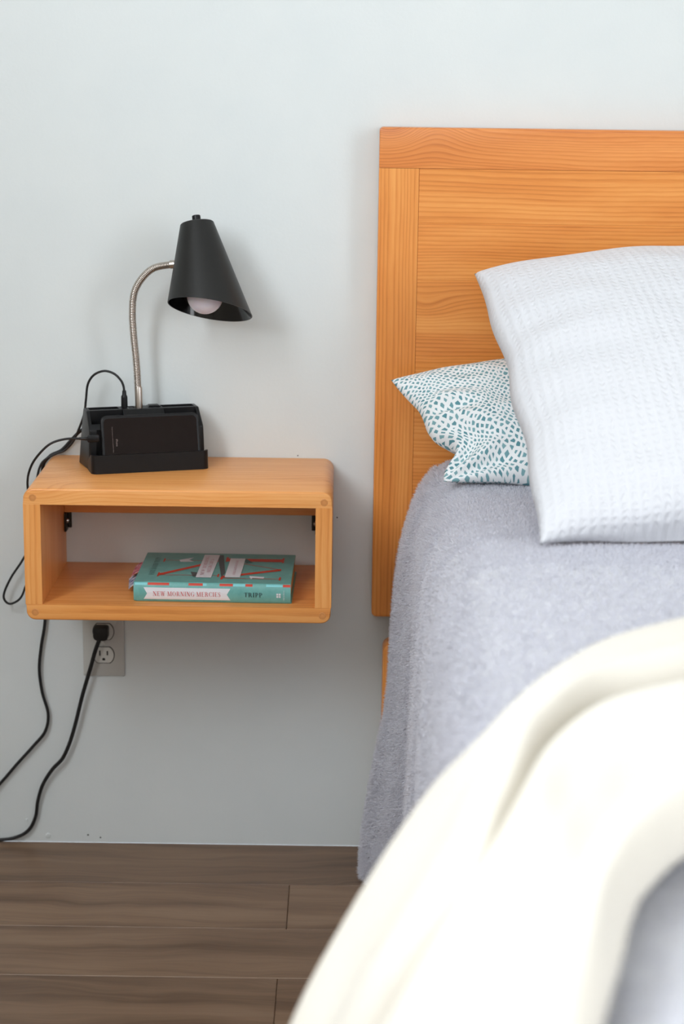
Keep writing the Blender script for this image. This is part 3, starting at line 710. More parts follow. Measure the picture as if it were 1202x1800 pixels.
G = {
 'I': (0.40, _stem(0.20)),
 'N': (0.86, _ln(0.15, 0, 0.15, 1, TN) + _ln(0.71, 0, 0.71, 1, TN) + _ln(0.17, 1, 0.66, 0, 0.20) + _serif(0.15, 0) + _serif(0.12, 1) + _serif(0.71, 1)),
 'E': (0.70, _stem(0.20) + _h(0.2, 0.62, TN / 2) + _h(0.2, 0.62, 1 - TN / 2) + _h(0.2, 0.5, 0.5) + _ln(0.62, 0, 0.62, 0.22, TN) + _ln(0.62, 0.78, 0.62, 1, TN)),
 'W': (1.10, _ln(0.16, 1, 0.36, 0, TK) + _ln(0.36, 0, 0.55, 1, TN) + _ln(0.52, 1, 0.73, 0, TK) + _ln(0.73, 0, 0.94, 1, TN) + _serif(0.15, 1) + _serif(0.95, 1)),
 'M': (1.02, _ln(0.14, 0, 0.14, 1, TN) + _ln(0.16, 1, 0.48, 0, TK) + _ln(0.48, 0, 0.80, 1, TN) + _ln(0.84, 0, 0.84, 1, TK) + _serif(0.14, 0) + _serif(0.10, 1) + _serif(0.84, 0) + _serif(0.84, 1)),
 'O': (0.86, _arc(0.43, 0.5, 0.38, 0.52, 0, 360, n=28)),
 'R': (0.82, _stem(0.20) + _arc(0.36, 0.74, 0.26, 0.26, -90, 90) + _h(0.2, 0.40, 1 - TN / 2) + _h(0.2, 0.40, 0.50) + _ln(0.46, 0.50, 0.66, 0, TK) + _serif(0.70, 0, 0.2)),
 'P': (0.70, _stem(0.20) + _arc(0.36, 0.72, 0.28, 0.28, -90, 90) + _h(0.2, 0.40, 1 - TN / 2) + _h(0.2, 0.40, 0.46)),
 'D': (0.84, _stem(0.20) + _arc(0.36, 0.5, 0.42, 0.5, -90, 90) + _h(0.2, 0.40, 1 - TN / 2) + _h(0.2, 0.40, TN / 2)),
 'G': (0.86, _arc(0.45, 0.5, 0.39, 0.52, 50, 300, n=20) + _ln(0.70, 0.0, 0.70, 0.42, TK) + _h(0.55, 0.84, 0.42) + _ln(0.74, 0.72, 0.74, 1.0, TN)),
 'C': (0.78, _arc(0.44, 0.5, 0.39, 0.52, 50, 310, n=20) + _ln(0.70, 0.72, 0.70, 1.0, TN) + _ln(0.70, 0.0, 0.70, 0.22, TN)),
 'S': (0.62, _arc(0.31, 0.74, 0.22, 0.27, 50, 250, 0.12) + _arc(0.31, 0.25, 0.24, 0.27, -130, 80, 0.14) + _ln(0.15, 0.64, 0.47, 0.36, 0.17) + _ln(0.50, 0.76, 0.50, 1, TN) + _ln(0.08, 0, 0.08, 0.26, TN)),
 'T': (0.74, _ln(0.37, 0, 0.37, 1, TK) + _serif(0.37, 0) + _h(0.06, 0.68, 1 - TN / 2) + _ln(0.06, 0.76, 0.06, 1, TN) + _ln(0.68, 0.76, 0.68, 1, TN)),
 'A': (0.82, _ln(0.12, 0, 0.42, 1, TN) + _ln(0.42, 1, 0.68, 0, TK) + _h(0.22, 0.6, 0.32) + _serif(0.12, 0, 0.2) + _serif(0.68, 0)),
 'U': (0.82, _ln(0.2, 0.25, 0.2, 1, TK) + _ln(0.66, 0.25, 0.66, 1, TN) + _arc(0.40, 0.27, 0.28, 0.28, 180, 360, 0.12) + _serif(0.2, 1) + _serif(0.66, 1)),
 'L': (0.66, _stem(0.20) + _h(0.2, 0.6, TN / 2) + _ln(0.6, 0, 0.6, 0.25, TN)),
 'V': (0.80, _ln(0.14, 1, 0.40, 0, TK) + _ln(0.40, 0, 0.66, 1, TN) + _serif(0.14, 1) + _serif(0.66, 1)),
 'Y': (0.78, _ln(0.14, 1, 0.39, 0.45, TK) + _ln(0.39, 0.45, 0.64, 1, TN) + _ln(0.39, 0, 0.39, 0.46, TK) + _serif(0.39, 0)),
}
def text_quads(s, track=0.06):
    x = 0; out = []
    for ch in s:
        if ch == ' ': x += 0.38; continue
        wd, q = G[ch]
        out += [tuple((p[0] + x, p[1]) for p in quad) for quad in q]; x += wd + track
    return out, x - track
def flat(name, quads, fn, mat, parent):
    V = []; F = []
    o = np.array(fn(50, 10)); a = np.array(fn(60, 10)) - o; b = np.array(fn(50, 20)) - o
    nrm = np.cross(a, b); nrm /= np.linalg.norm(nrm)
    for i, q in enumerate(quads):
        F.append(tuple(range(len(V), len(V) + len(q)))); V += [np.array(fn(*p)) + nrm * (i % 9) * 1.5e-5 for p in q]
    return mesh(name, V, F, mat, parent)
def lettering(name, s, fn_at, x0, y0, width, height, mat, parent, rot=False):
    """capital text fitted in a width x height frame; fn_at maps sheet coordinates to 3-D; rot turns it to read along +v"""
    q, L = text_quads(s)
    if rot: m = [tuple((x0 - p[1] * height, y0 + p[0] / L * width) for p in quad) for quad in q]
    else: m = [tuple((x0 + p[0] / L * width, y0 + p[1] * height) for p in quad) for quad in q]
    return flat(name, m, fn_at, mat, parent)

# ------------------------------------------------------------------ book
BL, BW, BT = 0.243, 0.180, 0.031
bk = empty('hardcover_book', (-0.200, -0.2315, 0.5031), math.radians(-0.9))
tag(bk, 'thick teal hardcover book lying on the lower board of the wall shelf', 'book')
def paper_teal(name, a, b):
    t = NT(name); tc = t.n('ShaderNodeTexCoord')
    n = t.noise(tc.outputs['Object'], 60, 5, 0.7)
    return t.set(t.ramp(n, [(0.3, a), (0.7, b)]), 0.35)
m_teal = paper_teal('teal_jacket', srgb(98, 162, 157), srgb(116, 177, 170))
m_pages = NT('page_block'); tc_ = m_pages.n('ShaderNodeTexCoord'); sp_ = m_pages.n('ShaderNodeSeparateXYZ'); m_pages.l(tc_.outputs['Object'], sp_.inputs[0])
m_pages = m_pages.set(m_pages.ramp(m_pages.noise(m_pages.comb(0.0, 0.0, m_pages.math('MULTIPLY', sp_.outputs[2], 2500.0)), 1.0, 2), [(0.3, srgb(196, 172, 140)), (0.7, srgb(226, 208, 180))]), 0.8)
m_red = plain('print_red', srgb(206, 62, 40), 0.4); m_aqua = plain('print_aqua', srgb(130, 205, 208), 0.4)
m_white = plain('print_white', srgb(226, 226, 230), 0.4); m_salmon = plain('print_salmon', srgb(206, 112, 112), 0.4)
m_char = plain('print_charcoal', srgb(78, 84, 86), 0.4); m_ink = plain('print_ink', srgb(38, 52, 56), 0.4)
m_dkteal = plain('print_dark_teal', srgb(58, 96, 94), 0.4); m_pinkp = plain('print_pink', srgb(206, 150, 160), 0.4)
h = BL / 2; ct = 0.0028
tcov = from_bm('front_cover', prism_bm(round_poly(-h, h, 0.002, BW, (0.001,) * 4, 2), 'z', BT - ct, BT, 0.0006, 1), m_teal, bk, True, 35)
from_bm('back_cover', prism_bm(round_poly(-h + 0.002, h + 0.0015, 0.002, BW, (0.001,) * 4, 2), 'z', 0.0, ct, 0.0006, 1), m_teal, bk, True, 35)
prof = [(0.010, 0.0002), (0.004, 0.0002), (0.0008, 0.002), (-0.0012, 0.007), (-0.0020, BT / 2), (-0.0012, BT - 0.007), (0.0006, BT - 0.0022), (0.0035, BT + 0.0001), (0.010, BT + 0.0001)]
inner = [(0.010, BT - ct), (0.0035, BT - ct), (0.0015, BT / 2), (0.0035, ct), (0.010, ct)]
spine = from_bm('spine', prism_bm(prof + inner, 'x', -h, h), m_teal, bk, True, 35)
box('page_block', -h + 0.004, h - 0.0015, 0.006, BW - 0.005, ct, BT - ct, m_pages, bk, 0.0004, 1)
# sheet coordinates: u along the book from its left end (mm), v up the spine / across the cover (mm)
def on_spine(u, v):
    z = v / 1000; P_ = np.array(prof); y = np.interp(z, P_[1:8, 1], P_[1:8, 0])
    return (-h + u / 1000, y - 0.00025, z)
def on_cover(u, v): return (-h + u / 1000, v / 1000, BT + 0.00035)
def on_cover2(u, v): return (-h + u / 1000, v / 1000, BT + 0.0006)
def on_cover3(u, v): return (-h + u / 1000, v / 1000, BT + 0.00085)
def strip(u0, u1, v0, v1, n=6):
    return [((u0, v0 + (v1 - v0) * k / n), (u1, v0 + (v1 - v0) * k / n), (u1, v0 + (v1 - v0) * (k + 1) / n), (u0, v0 + (v1 - v0) * (k + 1) / n)) for k in range(n)]
# title ribbon with swallow-tail ends
ban = []
for k in range(10):
    va, vb = 4.2 + 19.2 * k / 10, 4.2 + 19.2 * (k + 1) / 10
    nb = lambda v: 5.5 * (1 - abs(v - 13.8) / 9.6)
    ban.append(((15.5 + nb(va), va), (150 - nb(va), va), (150 - nb(vb), vb), (15.5 + nb(vb), vb)))
flat('title_ribbon', ban, on_spine, m_white, spine)
def on_spine2(u, v): p = on_spine(u, v); return (p[0], p[1] - 0.0006, p[2])
lettering('title_lettering', 'NEW MORNING MERCIES', on_spine2, 30, 10.2, 105, 7.4, m_salmon, spine)
lettering('author_lettering', 'TRIPP', on_spine2, 171, 10.6, 28.5, 7.2, m_ink, spine)
flat('publisher_mark', [q for (a, b) in ((0, 0), (3.7, 0), (0, 3.7), (3.7, 3.7)) for q in strip(221 + a, 224 + a, 10.4 + b, 13.4 + b, 2)], on_spine2, m_white, spine)
lettering('publisher_lettering', 'CROSSWAY', on_spine2, 233.5, 5.5, 17, 1.9, m_white, spine, rot=True)
# dashes along the hinge
for nm, mt, segs in (('red_dash', m_red, ((22, 55), (85, 107), (133, 153.5), (173, 184), (231, 242.5))), ('aqua_dash', m_aqua, ((2, 21), (107.5, 113), (154, 172.5), (205, 230.5)))):
    for (a, b) in segs:
        flat(nm, strip(a, b, 26.8, 30.6, 5), on_spine, mt, spine)
# big N and M, tops towards the left end; u grows down the page, v grows along the reading direction
def bigq(u0, v0, u1, v1, w, alongv=True):
    return ((u0, v0 - w / 2), (u1, v1 - w / 2), (u1, v1 + w / 2), (u0, v0 + w / 2))
cover_art = [
    ('big_letter', m_red, on_cover, [bigq(33, 44, 120, 132, 13), bigq(33, 44, 128, 44, 1.6), bigq(33, 132, 128, 132, 1.6),
                                  ((32, 34), (34.5, 34), (34.5, 58), (32, 58)), ((32, 122), (34.5, 122), (34.5, 142), (32, 142)), ((126, 36), (128.5, 36), (128.5, 54), (126, 54))]),
    ('big_letter', m_red, on_cover, [bigq(133, 140, 226, 140, 17), bigq(133, 30, 226, 30, 2), bigq(136, 38, 224, 84, 11), bigq(136, 132, 224, 84, 2.4),
                                  ((223, 22), (226, 22), (226, 40), (223, 40)), ((223, 126), (226, 126), (226, 156), (223, 156)), ((132, 22), (135.5, 22), (135.5, 46), (132, 46)), ((132, 128), (135.5, 128), (135.5, 156), (132, 156))]),
    ('grey_ribbon', m_char, on_cover2, [((116, 168), (126, 168), (137, 60), (133, 34))]),
    ('grey_ribbon', m_char, on_cover2, [((82, 64), (93, 60), (93, 36), (88, 36))]),
    ('grey_ribbon', m_dkteal, on_cover2, [((160, 146), (165, 146), (177, 124), (166, 120))]),
    ('cover_label', m_white, on_cover3, [((93, 30), (117, 30), (120, 168), (95, 168))]),
    ('cover_label', m_white, on_cover3, [((138, 34), (162, 34), (163, 148), (139, 148))]),
    ('white_pennant', m_white, on_cover2, [((57, 134), (79, 150), (73, 134), (82, 124)), ((57, 134), (82, 124), (60, 122))]),
    ('white_pennant', m_white, on_cover2, [((176, 44), (200, 40), (199, 30), (182, 34)), ((176, 44), (182, 34), (180, 24))]),
]
for nm, mt, fn, q in cover_art: flat(nm, q, fn, mt, tcov)
def on_cover4(u, v): return (-h + u / 1000, v / 1000, BT + 0.0011)
lettering('author_lettering', 'PAUL DAVID TRIPP', on_cover, 26, 44, 104, 8, m_dkteal, tcov, rot=True)
lettering('title_lettering', 'NEW MORNING', on_cover4, 104, 44, 112, 5.5, m_pinkp, tcov, rot=True)
lettering('title_lettering', 'MERCIES', on_cover4, 113, 60, 80, 5.5, m_pinkp, tcov, rot=True)
lettering('subtitle_lettering', 'A DAILY GOSPEL DEVOTIONAL', on_cover4, 153, 48, 88, 4.0, m_pinkp, tcov, rot=True)
# paper markers sticking out of the pages at the left end
def marker(name, loc, rz, sx, sy, mat, label):
    n = 8; V = []; F = []
    for k in range(n + 1):
        t = k / n; z = -0.010 * t * t
        for s in (0, 1):
            V.append((-sx * t, s * sy + 0.004 * t, z)); V.append((-sx * t, s * sy + 0.004 * t, z + 0.0004))
    for k in range(n):
        a = 4 * k; b = a + 4
        F += [(a, a + 2, b + 2, b), (a + 1, b + 1, b + 3, a + 3), (a, b, b + 1, a + 1), (a + 2, a + 3, b + 3, b + 2)]
    F += [(0, 1, 3, 2), (4 * n, 4 * n + 2, 4 * n + 3, 4 * n + 1)]
    o = mesh(name, V, F, mat); o.location = loc; o.rotation_euler = (0, 0, rz)
    return tag(o, label, 'bookmark')
def speckle(name, a, b, c, sc):
    t = NT(name); tc = t.n('ShaderNodeTexCoord')
    return t.set(t.ramp(t.noise(tc.outputs['Object'], sc, 2), [(0.35, a), (0.5, b), (0.65, c)]), 0.6)
marker('paper_bookmark', (-0.3165, -0.150, 0.5290), 0.0, 0.0185, 0.060, speckle('pink_paper', srgb(170, 60, 80), srgb(214, 130, 146), srgb(236, 190, 196), 120), 'pink patterned paper marker sticking out of the teal book')
marker('paper_bookmark', (-0.3165, -0.185, 0.5190), 0.10, 0.0180, 0.060, speckle('blue_paper', srgb(70, 90, 150), srgb(190, 196, 214), srgb(226, 226, 230), 90), 'pale blue and white paper marker below the pink one in the book')

# ------------------------------------------------------------------ desk lamp with organiser base
LA = Vector((-0.3925, -0.1510, 0.6856)); LR = math.radians(17.0)
lamp = empty('desk_lamp', LA, LR)
tag(lamp, 'black desk lamp with steel gooseneck and organiser base on the wooden shelf', 'lamp')
Minv = (Matrix.Translation(LA) @ Matrix.Rotation(LR, 4, 'Z')).inverted()
def loc_(p): return tuple(Minv @ Vector(p))
def loc_arr(P): return np.array([loc_(p) for p in P])
LW = 0.186
def boolean(obj, cutters):
    for c in cutters:
        md = obj.modifiers.new('cut', 'BOOLEAN'); md.operation = 'DIFFERENCE'; md.solver = 'EXACT'; md.object = c
    dg = bpy.context.evaluated_depsgraph_get(); dg.update()
    me = bpy.data.meshes.new_from_object(obj.evaluated_get(dg))
    obj.modifiers.clear(); old = obj.data; obj.data = me; bpy.data.meshes.remove(old)
    for c in cutters:
        m_ = c.data; bpy.data.objects.remove(c); bpy.data.meshes.remove(m_)
bodyp = [(0.095, 0.0), (0.0955, 0.060), (0.093, 0.090), (0.062, 0.0905), (0.035, 0.068), (0.031, 0.064), (0.029, 0.0)]
body = from_bm('organizer_body', prism_bm(bodyp, 'x', 0.002, LW - 0.002, 0.0022, 3), m_black, lamp, True, 30)
cut = []
def cutter(*a):
    o = from_bm('cutter', box_bm(*a), m_black_dark, lamp); cut.append(o)
cutter(0.008, 0.056, 0.068, 0.091, 0.020, 0.12)      # left well
cutter(0.126, 0.178, 0.068, 0.091, 0.020, 0.12)      # right well
cutter(0.061, 0.082, 0.069, 0.089, 0.0885, 0.12)     # usb panel recess
cutter(0.007, 0.060, 0.040, 0.0615, 0.025, 0.12)     # front pocket on the slope
cutter(0.126, 0.178, 0.040, 0.0615, 0.025, 0.12)
cutter(0.0135, LW - 0.010, 0.020, 0.0355, 0.004, 0.0645)   # recess the phone leans into
bpy.context.view_layer.update()
boolean(body, cut)
body.data.materials.clear(); body.data.materials.append(m_black)
body.data.polygons.foreach_set('use_smooth', [True] * len(body.data.polygons)); body.data.set_sharp_from_angle(angle=math.radians(30))
for v in body.data.vertices:
    k = max(0.0, 1 - v.co.z / 0.09) * (v.co.y / 0.095)
    if v.co.x < 0.02: v.co.x -= 0.0085 * k
    elif v.co.x > 0.165: v.co.x += 0.003 * max(0.0, 1 - v.co.z / 0.09)
# tray with an upright lip round the front
def tray_outline(i, r):
    return [(LW - i, 0.040), (LW - i, r + i)] + [(LW - i - r + r * math.cos(t), i + r - r * math.sin(t)) for t in np.linspace(0.2, PI / 2, 5)] + \
           [(i + r - r * math.sin(t), i + r - r * math.cos(t)) for t in np.linspace(0, PI / 2 - 0.2, 5)] + [(i, r + i), (i, 0.040)]
o_, i_ = tray_outline(-0.001, 0.010), tray_outline(0.0025, 0.0075)
top_ = lambda p: 0.0295 if p[1] < 0.0255 else 0.0295 - min(1, (p[1] - 0.0255) / 0.012) * 0.016
V = []; F = []; n = len(o_)
for p in o_: V.append((p[0], p[1], 0.0))
for p in o_: V.append((p[0], p[1] + (0.0015 if p[1] < 0.02 else 0), top_(p)))
for p in i_: V.append((p[0], p[1] + (0.0015 if p[1] < 0.02 else 0), top_(p)))
for p in i_: V.append((p[0], p[1], 0.0108))
for k in range(n - 1):
    for b in range(3): F.append((b * n + k, b * n + k + 1, (b + 1) * n + k + 1, (b + 1) * n + k))
F += [(0, n, 2 * n, 3 * n), (n - 1, 2 * n - 1, 3 * n - 1, 4 * n - 1), tuple(range(3 * n, 4 * n)), tuple(range(n))[::-1]]
tr = mesh('tray', V, F, m_black, lamp, smooth=True, sharp=35)
# usb port block, rocker switch
pb = box('usb_panel', 0.0615, 0.0815, 0.0695, 0.0885, 0.086, 0.0892, m_black_gloss, lamp, 0.0006, 1)
box('usb_port', 0.0735, 0.0805, 0.0745, 0.0835, 0.0890, 0.0900, m_black_dark, pb, 0.0004, 1)
sw = from_bm('switch_frame', box_bm(0.1035, 0.1235, 0.0705, 0.0885, 0.0885, 0.0918, 0.0006, 1), m_black_gloss, lamp, True, 35)
box('rocker', 0.1055, 0.1215, 0.0725, 0.0865, 0.0910, 0.0932, m_black, sw, 0.0008, 2)
# gooseneck
neck = catmull([(-0.329, -0.056, 0.774), (-0.330, -0.056, 0.800), (-0.332, -0.057, 0.846), (-0.3355, -0.060, 0.892), (-0.3365, -0.065, 0.929), (-0.3325, -0.070, 0.962), (-0.319, -0.075, 0.986), (-0.299, -0.080, 1.0025), (-0.268, -0.0845, 1.009)], 40)
d_ = np.r_[0, np.cumsum(np.linalg.norm(np.diff(neck, axis=0), axis=1))]
NR = int((d_[-1] - 0.032) / 0.0026)
ss = np.linspace(0.030, d_[-1], NR * 5 + 1)
npts = np.stack([np.interp(ss, d_, neck[:, k]) for k in range(3)], 1)
rad = 0.0051 + 0.00075 * np.abs(np.sin(np.arange(len(ss)) / 5 * PI))
V, F = sweep(npts, rad, 18); mesh('gooseneck', loc_arr(V), F, m_steel, lamp, smooth=True, sharp=60)
V, F = lathe([(0.0001, -0.002), (0.0062, -0.002), (0.0062, 0.033), (0.0056, 0.0345), (0.004, 0.0348)], (-0.329, -0.056, 0.7755), (-0.02, 0, 1), 24)
mesh('neck_collar', loc_arr(V), F, m_steel, lamp, smooth=True, sharp=40)
# shade
SA = Vector((-0.233, -0.075, 1.0725)); AX = Vector((0.130, -0.30, -0.945)).normalized()
LEN, R0, R1, TH_ = 0.1385, 0.0262, 0.0645, 0.0015
D1 = Vector((math.cos(math.radians(8.5)), 0, -math.sin(math.radians(8.5))))      # slanted mouth of the shade: lower on the right,
D2 = Vector((0, -math.cos(math.radians(22)), math.sin(math.radians(22))))         # higher towards the room
NC = D1.cross(D2).normalized(); PC = Vector((-0.2125, -0.118, 0.9445))
def cone(r0, r1, h0, seg=96):
    """generator lines of the cone, cut by the slanted plane"""
    q = Vector((0, 0, 1)).rotation_difference(AX); top_r, bot_r = [], []
    for k in range(seg):
        t = 2 * PI * k / seg; e = q @ Vector((math.cos(t), math.sin(t), 0))
        a = SA + AX * h0 + e * r0; b = SA + AX * LEN + e * r1; d = b - a
        u = (PC - a).dot(NC) / d.dot(NC)
        top_r.append(a); bot_r.append(a + d * u)
    return top_r, bot_r
def ring_faces(a, b, seg): return [(a * seg + k, a * seg + (k + 1) % seg, b * seg + (k + 1) % seg, b * seg + k) for k in range(seg)]
SEG = 96
to, bo = cone(R0, R1, 0.0012); ti, bi = cone(R0 - TH_, R1 - TH_, 0.0035)
q_ = Vector((0, 0, 1)).rotation_difference(AX)
cap = [SA + q_ @ Vector(((R0 - 0.0015) * math.cos(2 * PI * k / SEG), (R0 - 0.0015) * math.sin(2 * PI * k / SEG), 0)) for k in range(SEG)]
V = cap + to + bo + bi
shade = mesh('lamp_shade', loc_arr(V), [tuple(range(SEG))] + ring_faces(0, 1, SEG) + ring_faces(1, 2, SEG) + ring_faces(2, 3, SEG), m_black_matte, lamp, smooth=True, sharp=35)
mesh('shade_lining', loc_arr(ti + bi), ring_faces(1, 0, SEG) + [tuple(range(SEG))[::-1]], m_black_gloss, shade, smooth=True, sharp=35)
V, F = lathe([(0.0001, -0.0118), (0.0060, -0.0118), (0.0067, -0.0110), (0.0067, 0.0005)], SA, AX, 24)
mesh('turn_switch', loc_arr(V), F, m_black, lamp, smooth=True, sharp=35)
BC = Vector((-0.2185, -0.106, 0.9625)); BR_ = 0.0280
bp_ = [(0.0001, BR_)] + [(BR_ * math.sin(t), BR_ * math.cos(t)) for t in np.linspace(0.12, 1.9, 18)] + [(0.016, -0.042), (0.0135, -0.050), (0.0135, -0.075)]
V, F = lathe(bp_, BC, (BC - SA - Vector((0.004, 0, 0))), 40)
mesh('light_bulb', loc_arr(V), F, m_bulb, lamp, smooth=True)
V, F = lathe([(0.0165, 0.055), (0.0165, 0.004)], SA, AX, 24)
mesh('socket', loc_arr(V), F, m_black, shade, smooth=True)
V, F = lathe([(0.0001, 0.006), (0.0068, 0.006), (0.0068, -0.004), (0.0001, -0.004)], (-0.268, -0.0845, 1.009), (-1, 0.15, -0.1), 20)
mesh('neck_ferrule', loc_arr(V), F, m_steel, lamp, smooth=True, sharp=40)

# power cord: from the back of the base, down beside the shelf, out along the floor and up into the socket
cordp = [(-0.404, -0.045, 0.735), (-0.412, -0.030, 0.738), (-0.428, -0.020, 0.730), (-0.444, -0.012, 0.714), (-0.462, -0.010, 0.695), (-0.482, -0.009, 0.684), (-0.4945, -0.009, 0.662), (-0.4965, -0.008, 0.60), (-0.4955, -0.008, 0.50), (-0.4955, -0.008, 0.43), (-0.4975, -0.008, 0.395), (-0.5045, -0.008, 0.355), (-0.5085, -0.008, 0.315), (-0.5045, -0.008, 0.275), (-0.4955, -0.008, 0.237), (-0.5015, -0.008, 0.205), (-0.5225, -0.008, 0.178), (-0.552, -0.008, 0.144), (-0.582, -0.008, 0.108),
         (-0.64, -0.015, 0.045), (-0.71, -0.03, 0.008), (-0.80, -0.06, 0.004), (-0.83, -0.035, 0.004), (-0.78, -0.012, 0.004), (-0.66, -0.008, 0.004), (-0.585, -0.008, 0.0055), (-0.553, -0.008, 0.012), (-0.533, -0.008, 0.026), (-0.5215, -0.009, 0.050), (-0.5165, -0.010, 0.080), (-0.507, -0.011, 0.110), (-0.490, -0.012, 0.138), (-0.4725, -0.013, 0.158), (-0.460, -0.014, 0.185), (-0.449, -0.015, 0.22), (-0.435, -0.016, 0.275), (-0.420, -0.019, 0.325), (-0.412, -0.022, 0.353), (-0.4045, -0.0235, 0.374)]
path = catmull(cordp, 10)
nn = len(path); rad = np.interp(np.arange(nn), [0, nn * 0.60, nn * 0.70, nn], [0.0028, 0.0026, 0.0030, 0.0036])
V, F = sweep(path, rad, 10); cordo = mesh('power_cord', loc_arr(V), F, m_cord, lamp, smooth=True)
V, F = sweep([(-0.4065, -0.0225, 0.368), (-0.4035, -0.0238, 0.376), (-0.4015, -0.024, 0.382)], [0.0045, 0.0062, 0.0066], 12)
plugb = from_bm('plug', prism_bm(round_poly(-0.4140, -0.3895, 0.374, 0.3965, (0.008, 0.006, 0.004, 0.004), 4), 'y', -0.030, -0.0072, 0.002, 2), m_black_dark, cordo, True, 35)
plugb.data.transform(Minv); plugb.data.update()

# ------------------------------------------------------------------ phone
PH_L, PH_H, PH_T = 0.158, 0.0785, 0.009
phm = NT('phone_glass'); tc_ = phm.n('ShaderNodeTexCoord')
sm_ = phm.noise(tc_.outputs['Object'], 70, 5, 0.75); dst = phm.noise(tc_.outputs['Object'], 650, 2, 0.5)
spk = phm.math('MULTIPLY', phm.math('SUBTRACT', dst, 0.735), 6.0, None, True)
phm.b.inputs['Specular IOR Level'].default_value = 0.25
phm.set(phm.mix(spk, srgb(20, 9, 9), srgb(120, 105, 100)), phm.ramp(sm_, [(0.45, (0.06,) * 3 + (1,)), (0.8, (0.25,) * 3 + (1,))]))
m_phone = phm.m
ph = empty('smartphone', (0, 0, 0)); tag(ph, 'black smartphone standing sideways in the tray of the lamp base', 'phone')
tilt = math.radians(-15)
PB_ = Vector((0.0975, 0.0085, 0.0115))
Mph = Matrix.Translation(LA) @ Matrix.Rotation(LR, 4, 'Z') @ Matrix.Translation(PB_) @ Matrix.Rotation(tilt, 4, 'X')
ph.matrix_world = Mph
case = from_bm('case', prism_bm(round_poly(-PH_L / 2, PH_L / 2, 0, PH_H, (0.010,) * 4, 7), 'y', 0, PH_T, 0.0022, 3), m_black, ph, True, 35)
from_bm('glass_back', prism_bm(round_poly(-PH_L / 2 + 0.0045, PH_L / 2 - 0.0045, 0.0045, PH_H - 0.0045, (0.0075,) * 4, 7), 'y', -0.0004, 0.002, 0.0003, 1), m_phone, ph, True, 35)
m_print = plain('phone_print', srgb(128, 112, 108), 0.5)
def tiny_text(name, s, size, at, parent, rot):
    cu = bpy.data.curves.new('t', 'FONT'); cu.body = s; cu.size = size; cu.align_x = 'CENTER'; cu.resolution_u = 2
    o = bpy.data.objects.new('t', cu); COL.objects.link(o)
    dg = bpy.context.evaluated_depsgraph_get(); me = bpy.data.meshes.new_from_object(o.evaluated_get(dg))
    bpy.data.objects.remove(o); bpy.data.curves.remove(cu)
    me.transform(Matrix.Translation(at) @ Matrix.Rotation(math.radians(90), 4, 'X') @ Matrix.Rotation(rot, 4, 'Z'))
    return link(name, me, m_print, parent)
tiny_text('back_lettering', 'iPhone', 0.0042, (-PH_L / 2 + 0.0225, -0.00055, PH_H / 2 - 0.004), ph, -PI / 2)
tiny_text('back_lettering', 'Designed by Apple in California  Assembled in China', 0.0019, (-PH_L / 2 + 0.0170, -0.00055, PH_H / 2 + 0.001), ph, -PI / 2)
from_bm('side_button', box_bm(PH_L / 2 - 0.0002, PH_L / 2 + 0.0006, 0.003, 0.006, 0.040, 0.052, 0.0003, 1), m_black_gloss, ph)

# ------------------------------------------------------------------ charging cable
cc = empty('charging_cable', (-0.40, -0.05, 0.686)); CO = np.array((-0.40, -0.05, 0.686))
tag(cc, 'thin black charging cable looping from the lamp base over the shelf side to the phone', 'cable')
cp = [(-0.3525, -0.0555, 0.800), (-0.3535, -0.0555, 0.810), (-0.358, -0.055, 0.820), (-0.369, -0.053, 0.830), (-0.385, -0.050, 0.8335), (-0.402, -0.046, 0.826), (-0.4125, -0.042, 0.810), (-0.4165, -0.038, 0.785), (-0.4205, -0.034, 0.760), (-0.430, -0.028, 0.735), (-0.441, -0.022, 0.712), (-0.456, -0.018, 0.696), (-0.474, -0.018, 0.6885), (-0.494, -0.020, 0.674), (-0.503, -0.021, 0.64), (-0.508, -0.021, 0.58), (-0.517, -0.021, 0.535), (-0.530, -0.021, 0.509), (-0.548, -0.021, 0.482), (-0.5605, -0.021, 0.456), (-0.5615, -0.021, 0.442), (-0.552, -0.021, 0.4345), (-0.536, -0.021, 0.443), (-0.527, -0.021, 0.461), (-0.518, -0.026, 0.49), (-0.511, -0.04, 0.55), (-0.506, -0.075, 0.62), (-0.502, -0.110, 0.662), (-0.493, -0.135, 0.690), (-0.479, -0.150, 0.713), (-0.458, -0.155, 0.734), (-0.436, -0.151, 0.7415), (-0.414, -0.144, 0.7415), (-0.400, -0.1395, 0.7405)]
V, F = sweep(catmull(cp, 10), 0.0019, 10); mesh('cord', V, F, m_cord, cc, CO, True)
V, F = lathe([(0.0022, 0.0285), (0.0030, 0.028), (0.0036, 0.021), (0.0048, 0.0195), (0.0052, 0.017), (0.0052, 0.0005), (0.0001, 0.0005)], (-0.3525, -0.0555, 0.7750), (0, 0, 1), 20)
mesh('usb_plug', V, F, m_black, cc, CO, True, 40)
cn = from_bm('phone_connector', box_bm(-0.0065, 0.0125, -0.0035, 0.0035, -0.0055, 0.0055, 0.0018, 2), m_black, cc, True, 40)
cn.data.transform(Matrix.Translation(Vector((-0.3955, -0.1378, 0.7405)) - Vector(CO)) @ Matrix.Rotation(LR, 4, 'Z')); cn.data.update()
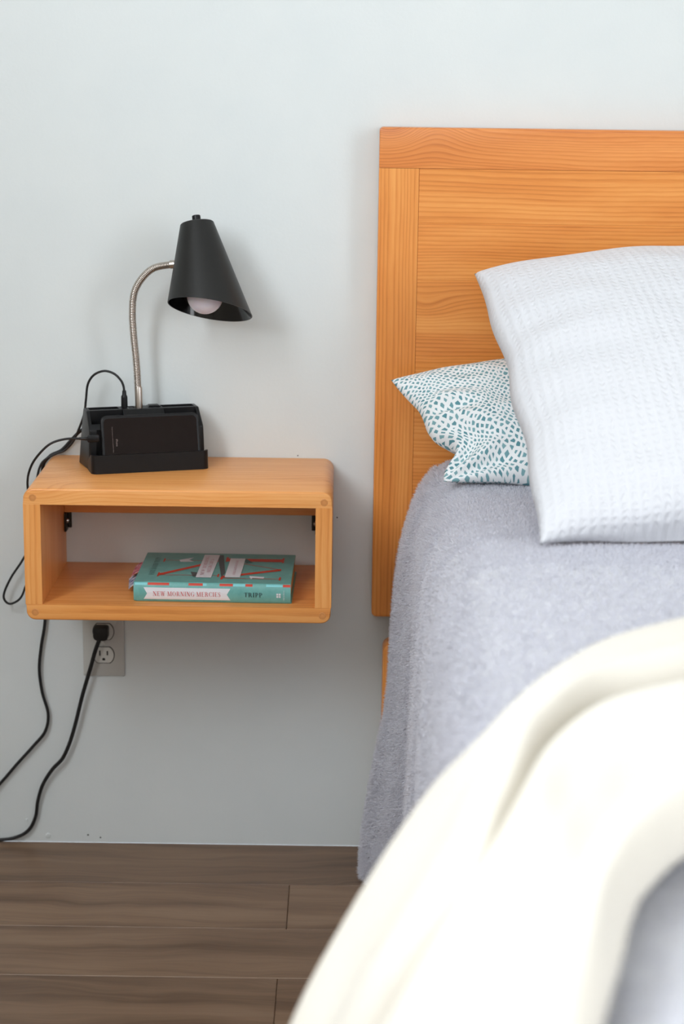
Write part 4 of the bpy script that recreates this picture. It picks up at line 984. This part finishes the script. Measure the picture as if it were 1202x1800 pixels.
V, F = sweep([(-0.413, -0.1437, 0.7415), (-0.406, -0.1413, 0.741), (-0.400, -0.1395, 0.7405)], [0.0022, 0.0027, 0.0031], 12)
mesh('strain_relief', V, F, m_cord, cc, CO, True)

# ------------------------------------------------------------------ wall outlet
OX0, OX1, OZ0, OZ1 = -0.4345, -0.3645, 0.3045, 0.4195
ol = empty('wall_outlet', (-0.3995, 0, 0.362)); OO = (-0.3995, 0, 0.362)
tag(ol, 'white duplex wall outlet with a black plug in its upper socket, below the shelf', 'outlet')
from_bm('cover_plate', prism_bm(round_poly(OX0, OX1, OZ0, OZ1, (0.002,) * 4, 2), 'y', -0.0055, -0.0002, 0.0025, 2, OO), m_outlet, ol, True, 35)
def face_outline(cx, cz):
    pts = []
    for t in np.linspace(-PI, PI, 41)[:-1]:
        pts.append((cx + 0.0172 * math.cos(t), cz + max(-0.0138, min(0.0138, 0.0172 * math.sin(t)))))
    return pts
for cz in (0.3835, 0.3425):
    rim = from_bm('receptacle_gap', prism_bm([((p[0] - (-0.3995)) * 1.07 - 0.3995, (p[1] - cz) * 1.08 + cz) for p in face_outline(-0.3995, cz)], 'y', -0.0058, -0.0050, 0, 1, OO), m_dark, ol)
    f = from_bm('receptacle', prism_bm(face_outline(-0.3995, cz), 'y', -0.0072, -0.0050, 0.0005, 1, OO), m_outlet2, ol, True, 35)
    if cz < 0.36:
        for (dx_, hh) in ((-0.0063, 0.0046), (0.0063, 0.0038)):
            box('slot', -0.3995 + dx_ - 0.0012, -0.3995 + dx_ + 0.0012, -0.0074, -0.0065, cz + 0.0035 - hh, cz + 0.0035 + hh, m_dark, f, 0, 1, OO)
        from_bm('ground_hole', prism_bm([(-0.3995 + 0.0026 * math.cos(t), cz - 0.0075 + 0.0026 * max(math.sin(t), -0.75)) for t in np.linspace(0, 2 * PI, 20)[:-1]], 'y', -0.0074, -0.0065, 0, 1, OO), m_dark, f)
V, F = lathe([(0.0001, 0.0012), (0.0022, 0.001), (0.0031, 0.0)], (0, 0, 0), (0, -1, 0), 16)
o = mesh('screw', V, F, m_outlet2, ol, smooth=True); o.location = (0, -0.0055, 0.001)
